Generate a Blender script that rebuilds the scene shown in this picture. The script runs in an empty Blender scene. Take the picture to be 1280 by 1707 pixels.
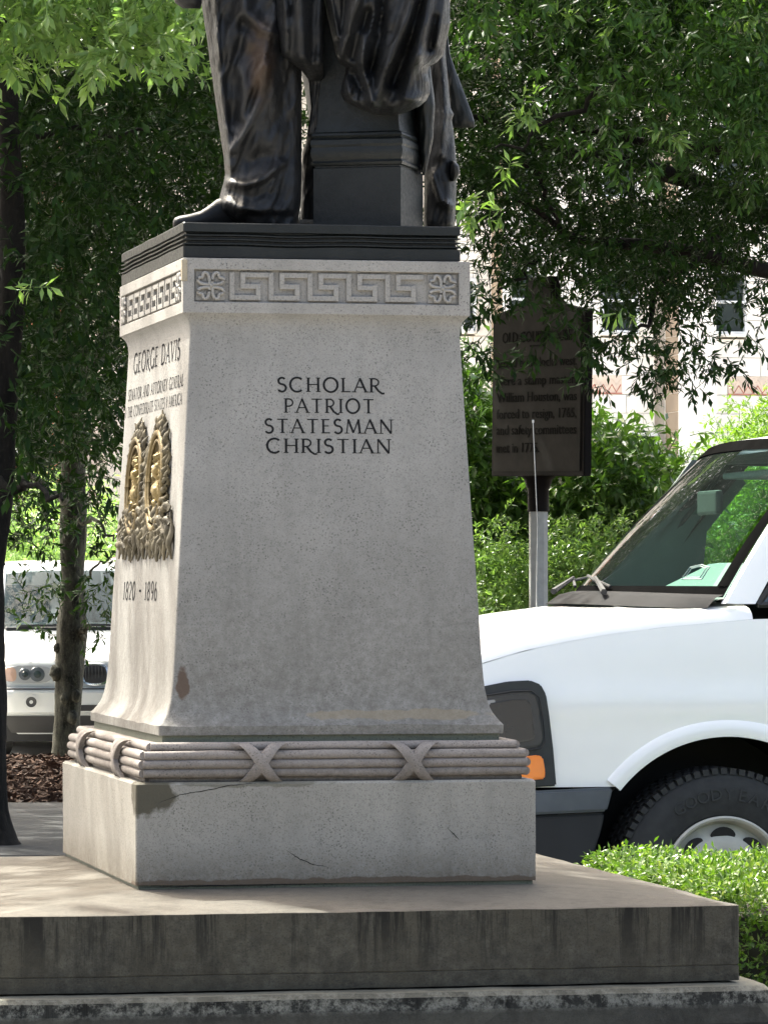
import bpy, bmesh, math, random
import numpy as np
from mathutils import Vector, Matrix
random.seed(7); RNG = np.random.default_rng(7)
R = math.radians
SC = bpy.context.scene
COL = SC.collection
# ------------------------------------------------------------ camera
F = 7298.0; PITCH = 0.01634; EYE = 1.44
cd = bpy.data.cameras.new('camera'); cam = bpy.data.objects.new('camera', cd); COL.objects.link(cam)
cam.location = (0, 0, EYE); cam.rotation_euler = (math.pi/2 + PITCH, 0, 0)
cd.sensor_fit = 'VERTICAL'; cd.sensor_height = 36; cd.lens = F/1707*36
cd.clip_start = 0.5; cd.clip_end = 3000
SC.camera = cam
# ------------------------------------------------------------ light
SUN_AZ = Vector((-0.62, 0.78)).normalized(); SUN_EL = R(55)
sdir = Vector((SUN_AZ.x*math.cos(SUN_EL), SUN_AZ.y*math.cos(SUN_EL), math.sin(SUN_EL)))
W = bpy.data.worlds.new('World'); SC.world = W; W.use_nodes = True
nt = W.node_tree; bg = nt.nodes['Background']
sk = nt.nodes.new('ShaderNodeTexSky'); sk.sky_type = 'NISHITA'; sk.sun_disc = False
sk.sun_elevation = SUN_EL; sk.sun_rotation = math.atan2(SUN_AZ.x, SUN_AZ.y)
sk.air_density = 0.7; sk.dust_density = 8.0; sk.ozone_density = 0.2
nt.links.new(sk.outputs[0], bg.inputs[0]); bg.inputs[1].default_value = 0.15
sl = bpy.data.lights.new('sun', 'SUN'); sl.energy = 2.9; sl.angle = R(0.6); sl.color = (1, .995, .985)
so = bpy.data.objects.new('sun', sl); COL.objects.link(so)
so.rotation_euler = (-sdir).to_track_quat('-Z', 'Y').to_euler()
SC.view_settings.view_transform = 'Standard'; SC.view_settings.look = 'None'
SC.view_settings.exposure = 2.38; SC.view_settings.gamma = 1; SC.view_settings.use_white_balance = True; SC.view_settings.white_balance_temperature = 6900; SC.view_settings.white_balance_tint = 4; SC.view_settings.use_curve_mapping = False
SC.cycles.max_bounces = 6; SC.cycles.transparent_max_bounces = 8; SC.cycles.caustics_reflective = False; SC.cycles.caustics_refractive = False

def at(px, py, D):
    v = (px-640)/F; w = -(py-853.5)/F
    y = math.cos(PITCH)-w*math.sin(PITCH); z = math.sin(PITCH)+w*math.cos(PITCH)
    k = D/y
    return Vector((v*k, D, EYE+z*k))

# ------------------------------------------------------------ materials
def ramp(nt, fac, stops):
    r = nt.nodes.new('ShaderNodeValToRGB'); e = r.color_ramp.elements
    while len(e) < len(stops): e.new(.5)
    for i, (p, c) in enumerate(stops):
        e[i].position = p; e[i].color = (*c, 1) if len(c) == 3 else c
    nt.links.new(fac, r.inputs[0]); return r.outputs[0]
def noise(nt, co, scale, detail=4, rough=.55, sc=None):
    if sc:
        m = nt.nodes.new('ShaderNodeMapping'); m.inputs['Scale'].default_value = sc
        nt.links.new(co, m.inputs[0]); co = m.outputs[0]
    n = nt.nodes.new('ShaderNodeTexNoise'); n.inputs['Scale'].default_value = scale
    n.inputs['Detail'].default_value = detail; n.inputs['Roughness'].default_value = rough
    nt.links.new(co, n.inputs['Vector']); return n.outputs['Fac']
def mixc(nt, fac, a, b, mode='MIX'):
    m = nt.nodes.new('ShaderNodeMix'); m.data_type = 'RGBA'; m.blend_type = mode
    for s, v in ((0, fac), (6, a), (7, b)):
        if isinstance(v, (int, float)): m.inputs[s].default_value = v
        elif isinstance(v, (tuple, list)): m.inputs[s].default_value = (*v, 1)
        else: nt.links.new(v, m.inputs[s])
    return m.outputs[2]
def bw(v): return (v, v, v)
def base_mat(name, rough=.6, metal=0, spec=.5, coat=0):
    m = bpy.data.materials.new(name); m.use_nodes = True; nt = m.node_tree
    b = nt.nodes['Principled BSDF']
    b.inputs['Roughness'].default_value = rough; b.inputs['Metallic'].default_value = metal
    b.inputs['Specular IOR Level'].default_value = spec; b.inputs['Coat Weight'].default_value = coat
    tc = nt.nodes.new('ShaderNodeTexCoord')
    return m, nt, b, tc.outputs['Object']
def bump(nt, b, h, strength=.3, dist=.005):
    n = nt.nodes.new('ShaderNodeBump'); n.inputs['Strength'].default_value = strength; n.inputs['Distance'].default_value = dist
    nt.links.new(h, n.inputs['Height']); nt.links.new(n.outputs[0], b.inputs['Normal'])
def simple(name, c, rough=.5, metal=0, var=.15, scale=8, coat=0, bmp=0, bscale=60, spec=.5):
    m, nt, b, co = base_mat(name, rough, metal, spec, coat)
    n = noise(nt, co, scale)
    col = ramp(nt, n, [(.3, tuple(x*(1-var) for x in c)), (.7, tuple(min(1, x*(1+var)) for x in c))])
    nt.links.new(col, b.inputs['Base Color'])
    if bmp: bump(nt, b, noise(nt, co, bscale), bmp)
    return m
def blob_mask(nt, co, c, s, amp=1.9, nscale=16, edge=.12):
    m = nt.nodes.new('ShaderNodeMapping'); m.vector_type = 'TEXTURE'
    m.inputs['Location'].default_value = c; m.inputs['Scale'].default_value = s
    nt.links.new(co, m.inputs[0])
    l = nt.nodes.new('ShaderNodeVectorMath'); l.operation = 'LENGTH'; nt.links.new(m.outputs[0], l.inputs[0])
    n = noise(nt, co, nscale, 5)
    a = nt.nodes.new('ShaderNodeMath'); a.operation = 'MULTIPLY_ADD'; a.inputs[1].default_value = amp; nt.links.new(n, a.inputs[0]); nt.links.new(l.outputs['Value'], a.inputs[2])
    t = 1+amp*.5
    return ramp(nt, a.outputs[0], [(0, bw(1)), (max(0, (t-edge)/2), bw(1)), ((t+edge)/2, bw(0))]) if False else ramp_s(nt, a.outputs[0], t, edge)
def ramp_s(nt, v, t, e):
    mr = nt.nodes.new('ShaderNodeMapRange'); mr.inputs['From Min'].default_value = t+e; mr.inputs['From Max'].default_value = t-e
    nt.links.new(v, mr.inputs['Value']); return mr.outputs[0]
def granite(name, c=(.232, .226, .213), speck=.55, stains=(), grime=None, streak=.12, bmp=.35):
    m, nt, b, co = base_mat(name, .75, 0, .3)
    fine = noise(nt, co, 260, 3, .7); big = noise(nt, co, 5, 5)
    col = ramp(nt, big, [(.3, tuple(x*.86 for x in c)), (.7, tuple(x*1.08 for x in c))])
    col = mixc(nt, ramp(nt, fine, [(.36, bw(speck)), (.46, bw(0))]), col, tuple(x*.32 for x in c))
    vo = nt.nodes.new('ShaderNodeTexVoronoi'); vo.inputs['Scale'].default_value = 125; nt.links.new(co, vo.inputs['Vector'])
    pick = noise(nt, co, 9, 6, .8)
    mul = nt.nodes.new('ShaderNodeMath'); mul.operation = 'MULTIPLY'
    nt.links.new(ramp(nt, vo.outputs['Distance'], [(.10, bw(.85)), (.36, bw(0))]), mul.inputs[0])
    nt.links.new(ramp(nt, pick, [(.44, bw(0)), (.58, bw(1))]), mul.inputs[1])
    col = mixc(nt, mul.outputs[0], col, tuple(x*.22 for x in c))
    st = noise(nt, co, 14, 4, .6, (1, 1, .06))
    mot = noise(nt, co, 45, 6, .8)
    col = mixc(nt, ramp(nt, mot, [(.52, bw(0)), (.72, bw(.55))]), col, tuple(x*.55 for x in c))
    col = mixc(nt, ramp(nt, st, [(.52, bw(0)), (.75, bw(streak*3))]), col, tuple(x*.6 for x in c))
    if grime:   # (z0, z1, colour, amount): grime that collects towards z0
        sp = nt.nodes.new('ShaderNodeSeparateXYZ'); nt.links.new(co, sp.inputs[0])
        mr = nt.nodes.new('ShaderNodeMapRange'); mr.inputs['From Min'].default_value = grime[1]; mr.inputs['From Max'].default_value = grime[0]
        nt.links.new(sp.outputs[2], mr.inputs['Value'])
        g = nt.nodes.new('ShaderNodeMath'); g.operation = 'MULTIPLY'; nt.links.new(mr.outputs[0], g.inputs[0])
        nt.links.new(ramp(nt, noise(nt, co, 42, 8, .78), [(.30, bw(.12*grime[3])), (.62, bw(grime[3]))]), g.inputs[1])
        col = mixc(nt, g.outputs[0], col, grime[2])
    for (p, s, sc_, am) in stains:
        k = nt.nodes.new('ShaderNodeMath'); k.operation = 'MULTIPLY'; k.inputs[1].default_value = am
        nt.links.new(blob_mask(nt, co, p, s), k.inputs[0]); col = mixc(nt, k.outputs[0], col, sc_)
    nt.links.new(col, b.inputs['Base Color'])
    bump(nt, b, noise(nt, co, 120, 4, .7), bmp, .004)
    return m
def leaf_mat(name, c1, c2, trans=.35, rough=.38, c3=None, spec=.2):
    m, nt, b, co = base_mat(name, rough, 0, spec)
    g = nt.nodes.new('ShaderNodeNewGeometry')
    st = [(0, c1), (.75, c2)] + ([(1.0, c3)] if c3 else [])
    col = ramp(nt, g.outputs['Random Per Island'], st)
    nt.links.new(col, b.inputs['Base Color'])
    t = nt.nodes.new('ShaderNodeBsdfTranslucent')
    bright = mixc(nt, 1.0, col, (1.5, 1.6, .7), 'MULTIPLY'); nt.links.new(bright, t.inputs[0])
    ms = nt.nodes.new('ShaderNodeMixShader'); ms.inputs[0].default_value = trans
    nt.links.new(b.outputs[0], ms.inputs[1]); nt.links.new(t.outputs[0], ms.inputs[2])
    nt.links.new(ms.outputs[0], nt.nodes['Material Output'].inputs[0])
    return m

# ------------------------------------------------------------ object helpers
def tag(o, label=None, cat=None, group=None, kind=None):
    for k, v in (('label', label), ('category', cat), ('group', group), ('kind', kind)):
        if v: o[k] = v
    return o
def empty(name, loc=(0, 0, 0), rz=0, **kw):
    o = bpy.data.objects.new(name, None); COL.objects.link(o); o.location = loc; o.rotation_euler = (0, 0, rz)
    o.empty_display_size = .2
    return tag(o, **kw)
def link(name, me, parent=None, **kw):
    o = bpy.data.objects.new(name, me); COL.objects.link(o)
    if parent: o.parent = parent
    return tag(o, **kw)
def obj(name, V, Fc, mat, parent=None, smooth=None, **kw):
    me = bpy.data.meshes.new(name)
    me.from_pydata([tuple(v) for v in V], [], Fc); me.materials.append(mat); me.validate()
    if smooth is not None:
        me.shade_smooth(); me.set_sharp_from_angle(angle=R(smooth))
    return link(name, me, parent, **kw)
def np_obj(name, V, T, mat, parent=None, smooth=False, **kw):
    me = bpy.data.meshes.new(name); n = len(V); m = len(T); k = T.shape[1]
    me.vertices.add(n); me.vertices.foreach_set('co', V.astype(np.float32).ravel())
    me.loops.add(m*k); me.loops.foreach_set('vertex_index', T.astype(np.int32).ravel())
    me.polygons.add(m); me.polygons.foreach_set('loop_start', np.arange(0, m*k, k, dtype=np.int32))
    me.update(calc_edges=True); me.materials.append(mat)
    if smooth: me.shade_smooth()
    return link(name, me, parent, **kw)
class MB:
    def __init__(s): s.V = []; s.F = []
    def add(s, V, Fc):
        n = len(s.V); s.V += [Vector(v) for v in V]; s.F += [tuple(i+n for i in f) for f in Fc]; return s
    def box(s, x0, x1, y0, y1, z0, z1, b=0, M=None):
        if b:
            bm = bmesh.new(); bmesh.ops.create_cube(bm, size=1)
            for v in bm.verts: v.co = Vector(((x0+x1)/2+v.co.x*(x1-x0), (y0+y1)/2+v.co.y*(y1-y0), (z0+z1)/2+v.co.z*(z1-z0)))
            bmesh.ops.bevel(bm, geom=bm.edges[:], offset=b, segments=2, affect='EDGES', profile=.6)
            bm.verts.index_update(); V = [v.co.copy() for v in bm.verts]; Fc = [[v.index for v in f.verts] for f in bm.faces]; bm.free()
        else:
            V = [Vector((x, y, z)) for z in (z0, z1) for y in (y0, y1) for x in (x0, x1)]
            Fc = [(0, 2, 3, 1), (4, 5, 7, 6), (0, 1, 5, 4), (2, 6, 7, 3), (0, 4, 6, 2), (1, 3, 7, 5)]
        if M: V = [M @ v for v in V]
        return s.add(V, Fc)
    def tube(s, P, rad, n=8, cap=True):
        P = [Vector(p) for p in P]; rad = rad if isinstance(rad, (list, tuple)) else [rad]*len(P)
        rings = []; up = Vector((0, 0, 1))
        for i, p in enumerate(P):
            t = (P[min(i+1, len(P)-1)]-P[max(i-1, 0)]).normalized()
            u = up.cross(t)
            if u.length < .05: u = Vector((1, 0, 0)).cross(t)
            u.normalize(); v = t.cross(u)
            rings.append([p+(u*math.cos(a)+v*math.sin(a))*rad[i] for a in (2*math.pi*k/n for k in range(n))])
        V = [q for r in rings for q in r]; Fc = []
        for i in range(len(P)-1):
            for k in range(n): Fc.append((i*n+k, i*n+(k+1) % n, (i+1)*n+(k+1) % n, (i+1)*n+k))
        if cap: Fc.append(tuple(range(n))[::-1]); Fc.append(tuple((len(P)-1)*n+k for k in range(n)))
        return s.add(V, Fc)
    def rings(s, RG, cap=True, close=True):
        n = len(RG[0]); V = [q for r in RG for q in r]; Fc = []
        for i in range(len(RG)-1):
            for k in range(n if close else n-1): Fc.append((i*n+k, i*n+(k+1) % n, (i+1)*n+(k+1) % n, (i+1)*n+k))
        if cap: Fc.append(tuple(range(n))[::-1]); Fc.append(tuple((len(RG)-1)*n+k for k in range(n)))
        return s.add(V, Fc)
    def xf(s, M): s.V = [M @ v for v in s.V]; return s
    def build(s, name, mat, parent=None, smooth=None, **kw): return obj(name, s.V, s.F, mat, parent, smooth, **kw)
def rect_ring(hx, hy, z, r=0, n=3, sub=1, cx=0, cy=0, fn=None):
    pts = []
    cor = [(hx, hy, 0), (-hx, hy, 90), (-hx, -hy, 180), (hx, -hy, 270)]
    for (x, y, a0) in cor:
        ox = x-math.copysign(r, x); oy = y-math.copysign(r, y)
        if r: pts += [(ox+r*math.cos(R(a0+90*k/n)), oy+r*math.sin(R(a0+90*k/n))) for k in range(n+1)]
        else: pts.append((x, y))
    if sub > 1:
        q = []
        for i, p in enumerate(pts):
            p2 = pts[(i+1) % len(pts)]; L = math.hypot(p2[0]-p[0], p2[1]-p[1])
            m = sub if L > .1 else 1
            q += [(p[0]+(p2[0]-p[0])*t/m, p[1]+(p2[1]-p[1])*t/m) for t in range(m)]
        pts = q
    return [Vector((x+cx, y+cy, z)) for x, y in pts]
def ngon(name, pts, mat, parent=None, h=None, **kw):   # flat polygon (list of 3D points); with h a slab going down by h
    bm = bmesh.new(); vs = [bm.verts.new(p) for p in pts]; f = bm.faces.new(vs)
    if h:
        r = bmesh.ops.extrude_face_region(bm, geom=[f])
        for g in r['geom']:
            if isinstance(g, bmesh.types.BMVert): g.co.z -= h
    bmesh.ops.triangulate(bm, faces=bm.faces[:]); bmesh.ops.recalc_face_normals(bm, faces=bm.faces[:])
    me = bpy.data.meshes.new(name); bm.to_mesh(me); bm.free(); me.materials.append(mat)
    return link(name, me, parent, **kw)
def vnoise(x, y, z=0, s=1.0):
    from mathutils import noise as N
    return N.noise(Vector((x*s, y*s, z*s)))

# ------------------------------------------------------------ shared materials
M_soil = simple('soil', (.07, .05, .035), .95, var=.4, scale=3, bmp=.6)
M_asph = simple('asphalt', (.055, .055, .055), .9, var=.25, scale=20, bmp=.5, bscale=300)
M_conc = simple('pavement_concrete', (.20, .195, .18), .85, var=.2, scale=6, bmp=.3, bscale=200)
M_mulchbed = simple('bark_mulch_bed', (.035, .02, .014), .95, var=.5, scale=30, bmp=.8, bscale=120)
M_chip = leaf_mat('bark_chip', (.022, .012, .008), (.085, .048, .032), 0, .9)
M_white = simple('white_vehicle_paint', (.84, .835, .82), .3, var=.01, coat=.6)
M_plas = simple('charcoal_plastic', (.018, .020, .023), .5, var=.15, scale=40, bmp=.05)
M_bump = simple('grey_bumper_plastic', (.075, .082, .095), .45, var=.15, scale=10)
M_black = simple('matte_black', (.012, .012, .013), .7, var=.2)
M_matt = simple('matt_cowl_plastic', (.009, .009, .010), .8, var=.2, spec=.1)
M_rub = simple('tyre_rubber', (.028, .028, .028), .85, var=.2, scale=30, bmp=.2)
M_rim = simple('painted_steel_rim', (.46, .44, .38), .5, .0, var=.12, scale=15)
M_orange = simple('orange_marker_lens', (.9, .22, .01), .2, var=.1, coat=.5)
M_chrome = simple('chrome_trim', (.6, .6, .62), .15, 1, var=.05)
M_trim = simple('grey_interior_trim', (.07, .09, .085), .7, var=.1)
M_seat = simple('grey_cloth_seat', (.11, .13, .14), .9, var=.2, scale=60)
def glass_mat(name, tint=(.75, .9, .86), alpha=.25, diff=(.25, .3, .3), ior=1.18):
    m, nt, b, co = base_mat(name, .03, 0, .5)
    t = nt.nodes.new('ShaderNodeBsdfTransparent'); t.inputs[0].default_value = (*tint, 1)
    g = nt.nodes.new('ShaderNodeBsdfGlossy'); g.inputs['Roughness'].default_value = .02
    fr = nt.nodes.new('ShaderNodeFresnel'); fr.inputs[0].default_value = max(ior, 1.02)
    ms = nt.nodes.new('ShaderNodeMixShader'); nt.links.new(fr.outputs[0], ms.inputs[0])
    nt.links.new(t.outputs[0], ms.inputs[1]); nt.links.new(g.outputs[0], ms.inputs[2])
    d = nt.nodes.new('ShaderNodeBsdfDiffuse'); d.inputs[0].default_value = (*diff, 1)
    m2 = nt.nodes.new('ShaderNodeMixShader')
    nn = noise(nt, co, 60, 5, .8, (.25, 1, 1)); dr = ramp(nt, nn, [(.66, bw(alpha)), (.76, bw(alpha+.22))])
    nt.links.new(dr, m2.inputs[0]); nt.links.new(ms.outputs[0], m2.inputs[1]); nt.links.new(d.outputs[0], m2.inputs[2])
    nt.links.new(m2.outputs[0], nt.nodes['Material Output'].inputs[0]); return m
M_glass = glass_mat('tinted_windscreen_glass', (.62, .84, .76), .035, (.12, .15, .145), 1.0)
M_dglass = simple('dark_window_glass', (.02, .03, .03), .06, var=.1, spec=.8)
M_wglass = glass_mat('pale_windscreen_glass', (.5, .6, .62), .22, (.12, .16, .18), 1.12)
def lamp_mat():
    m, nt, b, co = base_mat('lamp_lens', .08, 0, .6); b.inputs['Base Color'].default_value = (.3, .31, .32, 1); b.inputs['Coat Weight'].default_value = .8
    return m
M_lamp = lamp_mat()
M_bark = None
def bark_mat(name, c1, c2, bs=1.0):
    m, nt, b, co = base_mat(name, .9, 0, .2)
    n = noise(nt, co, 14*bs, 6, .7, (1, 1, .35)); n2 = noise(nt, co, 40*bs, 3)
    col = ramp(nt, n, [(.35, c1), (.62, c2)])
    col = mixc(nt, ramp(nt, n2, [(.55, bw(0)), (.7, bw(.5))]), col, tuple(x*1.6 for x in c2))
    nt.links.new(col, b.inputs['Base Color']); bump(nt, b, n, .9, .02); return m
M_barkA = bark_mat('grey_mottled_bark', (.010, .011, .008), (.075, .074, .058), 1.6)
M_barkB = bark_mat('dark_brown_bark', (.004, .0038, .003), (.015, .013, .011))
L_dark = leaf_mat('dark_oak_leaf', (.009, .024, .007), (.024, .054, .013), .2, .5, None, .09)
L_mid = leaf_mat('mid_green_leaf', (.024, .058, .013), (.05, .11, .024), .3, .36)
L_bright = leaf_mat('bright_green_leaf', (.11, .20, .06), (.21, .33, .11), .40, .26, None, .6)
L_shrub = leaf_mat('shrub_leaf', (.05, .11, .025), (.10, .20, .04), .3, .36, None, .4)
L_yel = leaf_mat('yellow_green_leaf', (.10, .20, .025), (.19, .32, .05), .4, .4)
L_hedge = leaf_mat('box_hedge_leaf', (.04, .09, .012), (.12, .22, .03), .3, .3, (.24, .29, .11), .4)
L_core = simple('hedge_inner_twigs', (.03, .028, .018), .95, var=.4)

# ============================================================ GROUND
YAW = 0.2028; CX, CY = -.2713, 12.351; U = 1.08
ca, sa = math.cos(YAW), math.sin(YAW)
def PL(x, y, z=0): return Vector((CX+ca*x-sa*y, CY+sa*x+ca*y, z))   # grid of the square, rotated like the monument
G = bpy.data.meshes.new('ground')
ngon('ground', [(-900, -60, 0), (900, -60, 0), (900, 1500, 0), (-900, 1500, 0)], M_soil, kind='structure')
ngon('road', [PL(x, y, .004) for x, y in ((-2.2, 2.25), (45, 2.25), (45, 9.0), (-2.2, 9.0))], M_asph, kind='structure')
M_lot = simple('bounce_concrete_paving', (.50, .48, .44), .85, var=.12, scale=2, bmp=.2)  # made pale to throw sunlight back onto the stone building
ngon('car_park', [(-40, 33.9, .006), (40, 33.9, .006), (40, 90, .006), (-40, 90, .006)], M_lot, kind='structure')
ngon('plaza', [PL(x, y, .1) for x, y in ((-14, -16), (14, -16), (14, 2.1), (-2.35, 2.1), (-2.35, 5.5), (-14, 5.5))], M_conc, h=.09, kind='structure')
kb = MB()
for (p, q) in (((-2.2, 2.1), (14, 2.1)),):
    kb.box(p[0], q[0], 2.102, 2.24, .0, .13, .012)
kb.V = [PL(v.x, v.y, v.z) for v in kb.V]; kb.build('kerb', M_conc, kind='structure')
# left beds: path slabs then bark mulch
ngon('path_base', [(-9, 17.5, .075), (-1.0, 17.5, .075), (-1.0, 28, .075), (-9, 28, .075)], M_soil, kind='structure')
M_path = simple('shaded_path_concrete', (.035, .035, .033), .85, var=.25, scale=6, bmp=.3, bscale=200)  # concrete darkened so its colour carries the tree shade
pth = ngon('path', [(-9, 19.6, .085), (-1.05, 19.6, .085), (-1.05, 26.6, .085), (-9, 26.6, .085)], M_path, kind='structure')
sv = MB().box(-.78, .78, -.86, .86, 0, .05, .01)
s0 = None
for i in range(5):
    for j in range(4):
        x = -8.0+i*1.6; y = 20.6+j*1.76
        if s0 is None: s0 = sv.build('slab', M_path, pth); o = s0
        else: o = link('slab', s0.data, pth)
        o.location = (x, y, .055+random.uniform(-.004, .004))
ngon('mulch_bed', [(-12, 26.8, .10), (-.6, 26.8, .10), (-.6, 33.6, .10), (-12, 33.6, .10)], M_mulchbed, kind='structure')
n = 9000
c = np.stack([RNG.uniform(-4.2, -1, n), RNG.uniform(26.8, 33.6, n), RNG.uniform(.10, .135, n)], 1)
def chips(c, L, w):
    n = len(c); d = RNG.normal(size=(n, 3)); d[:, 2] *= .35; d /= np.linalg.norm(d, axis=1)[:, None]
    s = np.cross(d, RNG.normal(size=(n, 3))); s /= np.linalg.norm(s, axis=1)[:, None]; t = np.cross(d, s)
    V = np.stack([c-d*L, c+s*w, c+d*L, c-s*w, c+t*w*.5], 1).reshape(-1, 3)
    T = np.array([[0, 1, 4], [1, 2, 4], [2, 3, 4], [3, 0, 4]])
    return V, (T[None]+5*np.arange(n)[:, None, None]).reshape(-1, 3)
V, T = chips(c, .05, .014); np_obj('bark_mulch', V, T, M_chip, kind='stuff', label='loose brown bark mulch covering the bed under the left tree', cat='mulch')

# ============================================================ MONUMENT
def Z(u): return EYE+u*U
TOPZ0, TOPZ1 = Z(-.741), Z(-.7735)
KH = .185*U
def stepmat(name, top, side, olive, hi, zs):
    m, nt, b, co = base_mat(name, .85, 0, .25)
    g = nt.nodes.new('ShaderNodeNewGeometry'); sp = nt.nodes.new('ShaderNodeSeparateXYZ')
    nt.links.new(g.outputs['True Normal'], sp.inputs[0])
    n = noise(nt, co, 7, 6, .65); f = noise(nt, co, 220, 3, .7)
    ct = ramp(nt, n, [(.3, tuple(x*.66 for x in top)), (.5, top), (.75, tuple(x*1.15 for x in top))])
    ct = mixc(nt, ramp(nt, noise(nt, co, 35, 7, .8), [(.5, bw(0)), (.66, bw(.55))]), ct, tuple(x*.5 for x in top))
    pz = nt.nodes.new('ShaderNodeSeparateXYZ'); nt.links.new(co, pz.inputs[0])
    def zr(a, b_): 
        mr = nt.nodes.new('ShaderNodeMapRange'); mr.inputs['From Min'].default_value = a; mr.inputs['From Max'].default_value = b_; nt.links.new(pz.outputs[2], mr.inputs['Value']); return mr.outputs[0]
    def mulf(a, b_):
        k = nt.nodes.new('ShaderNodeMath'); k.operation = 'MULTIPLY'; nt.links.new(a, k.inputs[0]); nt.links.new(b_, k.inputs[1]); return k.outputs[0]
    mo = noise(nt, co, 30, 7, .8); st2 = noise(nt, co, 4, 7, .75)
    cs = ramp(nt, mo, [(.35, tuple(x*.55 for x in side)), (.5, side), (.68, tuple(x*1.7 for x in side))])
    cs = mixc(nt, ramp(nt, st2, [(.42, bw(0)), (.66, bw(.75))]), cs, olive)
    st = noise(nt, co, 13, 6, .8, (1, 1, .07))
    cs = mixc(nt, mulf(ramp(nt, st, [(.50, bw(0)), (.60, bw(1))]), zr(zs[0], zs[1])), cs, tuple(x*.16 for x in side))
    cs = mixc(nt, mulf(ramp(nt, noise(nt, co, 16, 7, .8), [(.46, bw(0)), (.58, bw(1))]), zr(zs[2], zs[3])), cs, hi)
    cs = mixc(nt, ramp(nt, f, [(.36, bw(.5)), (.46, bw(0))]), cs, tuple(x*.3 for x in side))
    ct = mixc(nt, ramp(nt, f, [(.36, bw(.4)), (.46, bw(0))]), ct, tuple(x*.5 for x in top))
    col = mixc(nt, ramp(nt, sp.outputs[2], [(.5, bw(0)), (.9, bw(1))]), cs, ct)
    nt.links.new(col, b.inputs['Base Color']); bump(nt, b, noise(nt, co, 90, 5, .75), .5, .006)
    return m
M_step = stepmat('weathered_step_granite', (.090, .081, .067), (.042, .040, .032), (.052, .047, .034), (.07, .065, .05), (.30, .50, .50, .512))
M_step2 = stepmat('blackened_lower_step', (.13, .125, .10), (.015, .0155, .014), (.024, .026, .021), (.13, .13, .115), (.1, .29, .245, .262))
plat = empty('stone_platform', (CX, CY, .1), YAW, label='two broad weathered granite steps stained dark under the monument pedestal', cat='steps')
ze = .1
def wobble(ring, a, s=6):
    return [Vector((v.x+a*vnoise(v.x, v.y, v.z, s), v.y+a*vnoise(v.y+9, v.x, v.z, s), v.z+a*.8*vnoise(v.x, v.y, 3, s*1.3))) for v in ring]
hp = .904*U; hpy = hp+KH
b = MB()
zb = Z(-.952)
rg = [rect_ring(hp, hpy, z-ze, .004, 1, 24) for z in (zb-.004, zb+.034)]+[rect_ring(hp-.003, hpy-.003, zb+.0345-ze, .004, 1, 24), rect_ring(hp-.003, hpy-.003, zb+.0375-ze, .004, 1, 24)]+[rect_ring(hp, hpy, z-ze, .004, 1, 24) for z in (zb+.038, zb+.08, zb+.12, TOPZ1-.012)]
rg.append(rect_ring(hp, hpy, TOPZ1-.003-ze, .004, 1, 24)); rg.append(rect_ring(hp-.006, hpy-.006, TOPZ1-ze, .004, 1, 24))
rg = [wobble(r, .0035) for r in rg]
rg.append(rect_ring(.49*U, .49*U+KH, TOPZ0-.004-ze, .004, 1, 24))
b.rings(rg); b.build('upper_step', M_step, plat, 35)
b = MB(); h2 = .946*U+.03; h2y = h2+KH
zl = Z(-.9633)
rg = [*[rect_ring(h2+.03, h2y+.03, q_, .05, 4, 24) for q_ in (0, .05, .1, .14, .17)], rect_ring(h2+.03, h2y+.03, zl-.09-ze, .05, 4, 24)]
rg += [rect_ring(h2, h2y, zl-.045-ze, .05, 4, 24), rect_ring(h2, h2y, zl-.012-ze, .05, 4, 24), rect_ring(h2-.012, h2y-.012, zl-ze, .05, 4, 24), rect_ring(h2-.15, h2y-.15, zl+.006-ze, .05, 4, 24)]
rg = [wobble(r, .003, 8) for r in rg]
b.rings(rg); b.build('lower_step', M_step2, plat, 40)

zp = TOPZ0
ped = empty('monument_pedestal', (CX, CY, zp), YAW, label='tall tapering speckled grey granite pedestal carved with lettering and Greek key frieze', cat='pedestal')
def zz(u): return Z(u)-zp
M_gr = granite('speckled_grey_granite', grime=(zz(-.42), zz(.30), (.092, .086, .074), .95),
    stains=[((-.398, -.62, zz(-.252)), (.017, .045, .045), (.07, .045, .03), .9),
            ((.20, -.62, zz(-.325)), (.26, .2, .013), (.20, .16, .10), .5)])
M_pl = granite('plinth_granite', (.235, .225, .20), .6, grime=(0, .11, (.11, .09, .06), .9),
    stains=[((-.54+.03, -.74, zz(-.50)), (.07, .09, .068), (.05, .045, .03), .95),
            ((-.25, -.74, zz(-.486)), (.25, .12, .012), (.07, .065, .045), .6), ((.05, -.74, .008), (.9, .12, .012), (.08, .055, .035), .8)])
M_reed = granite('carved_moulding_granite', (.225, .20, .182), .6, grime=(zz(-.484), zz(-.40), (.08, .07, .06), .9))
M_moss = granite('greenish_joint_stone', (.13, .14, .105), .5)
b = MB(); h = .5*U
ns = 40
b.rings([wobble(rect_ring(h, h+KH, z, .004, 1, ns), .0015, 10) for z in (.006, .05, .12, .19, zz(-.4853)-.006)] + [rect_ring(h-.006, h+KH-.006, zz(-.4853), .004, 1, ns)])
b.build('plinth', M_pl, ped, 35)
MB().rings([rect_ring(h-.008, h+KH-.008, z) for z in (-.012, .006)]).build('mortar_joint', M_moss, ped)
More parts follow.
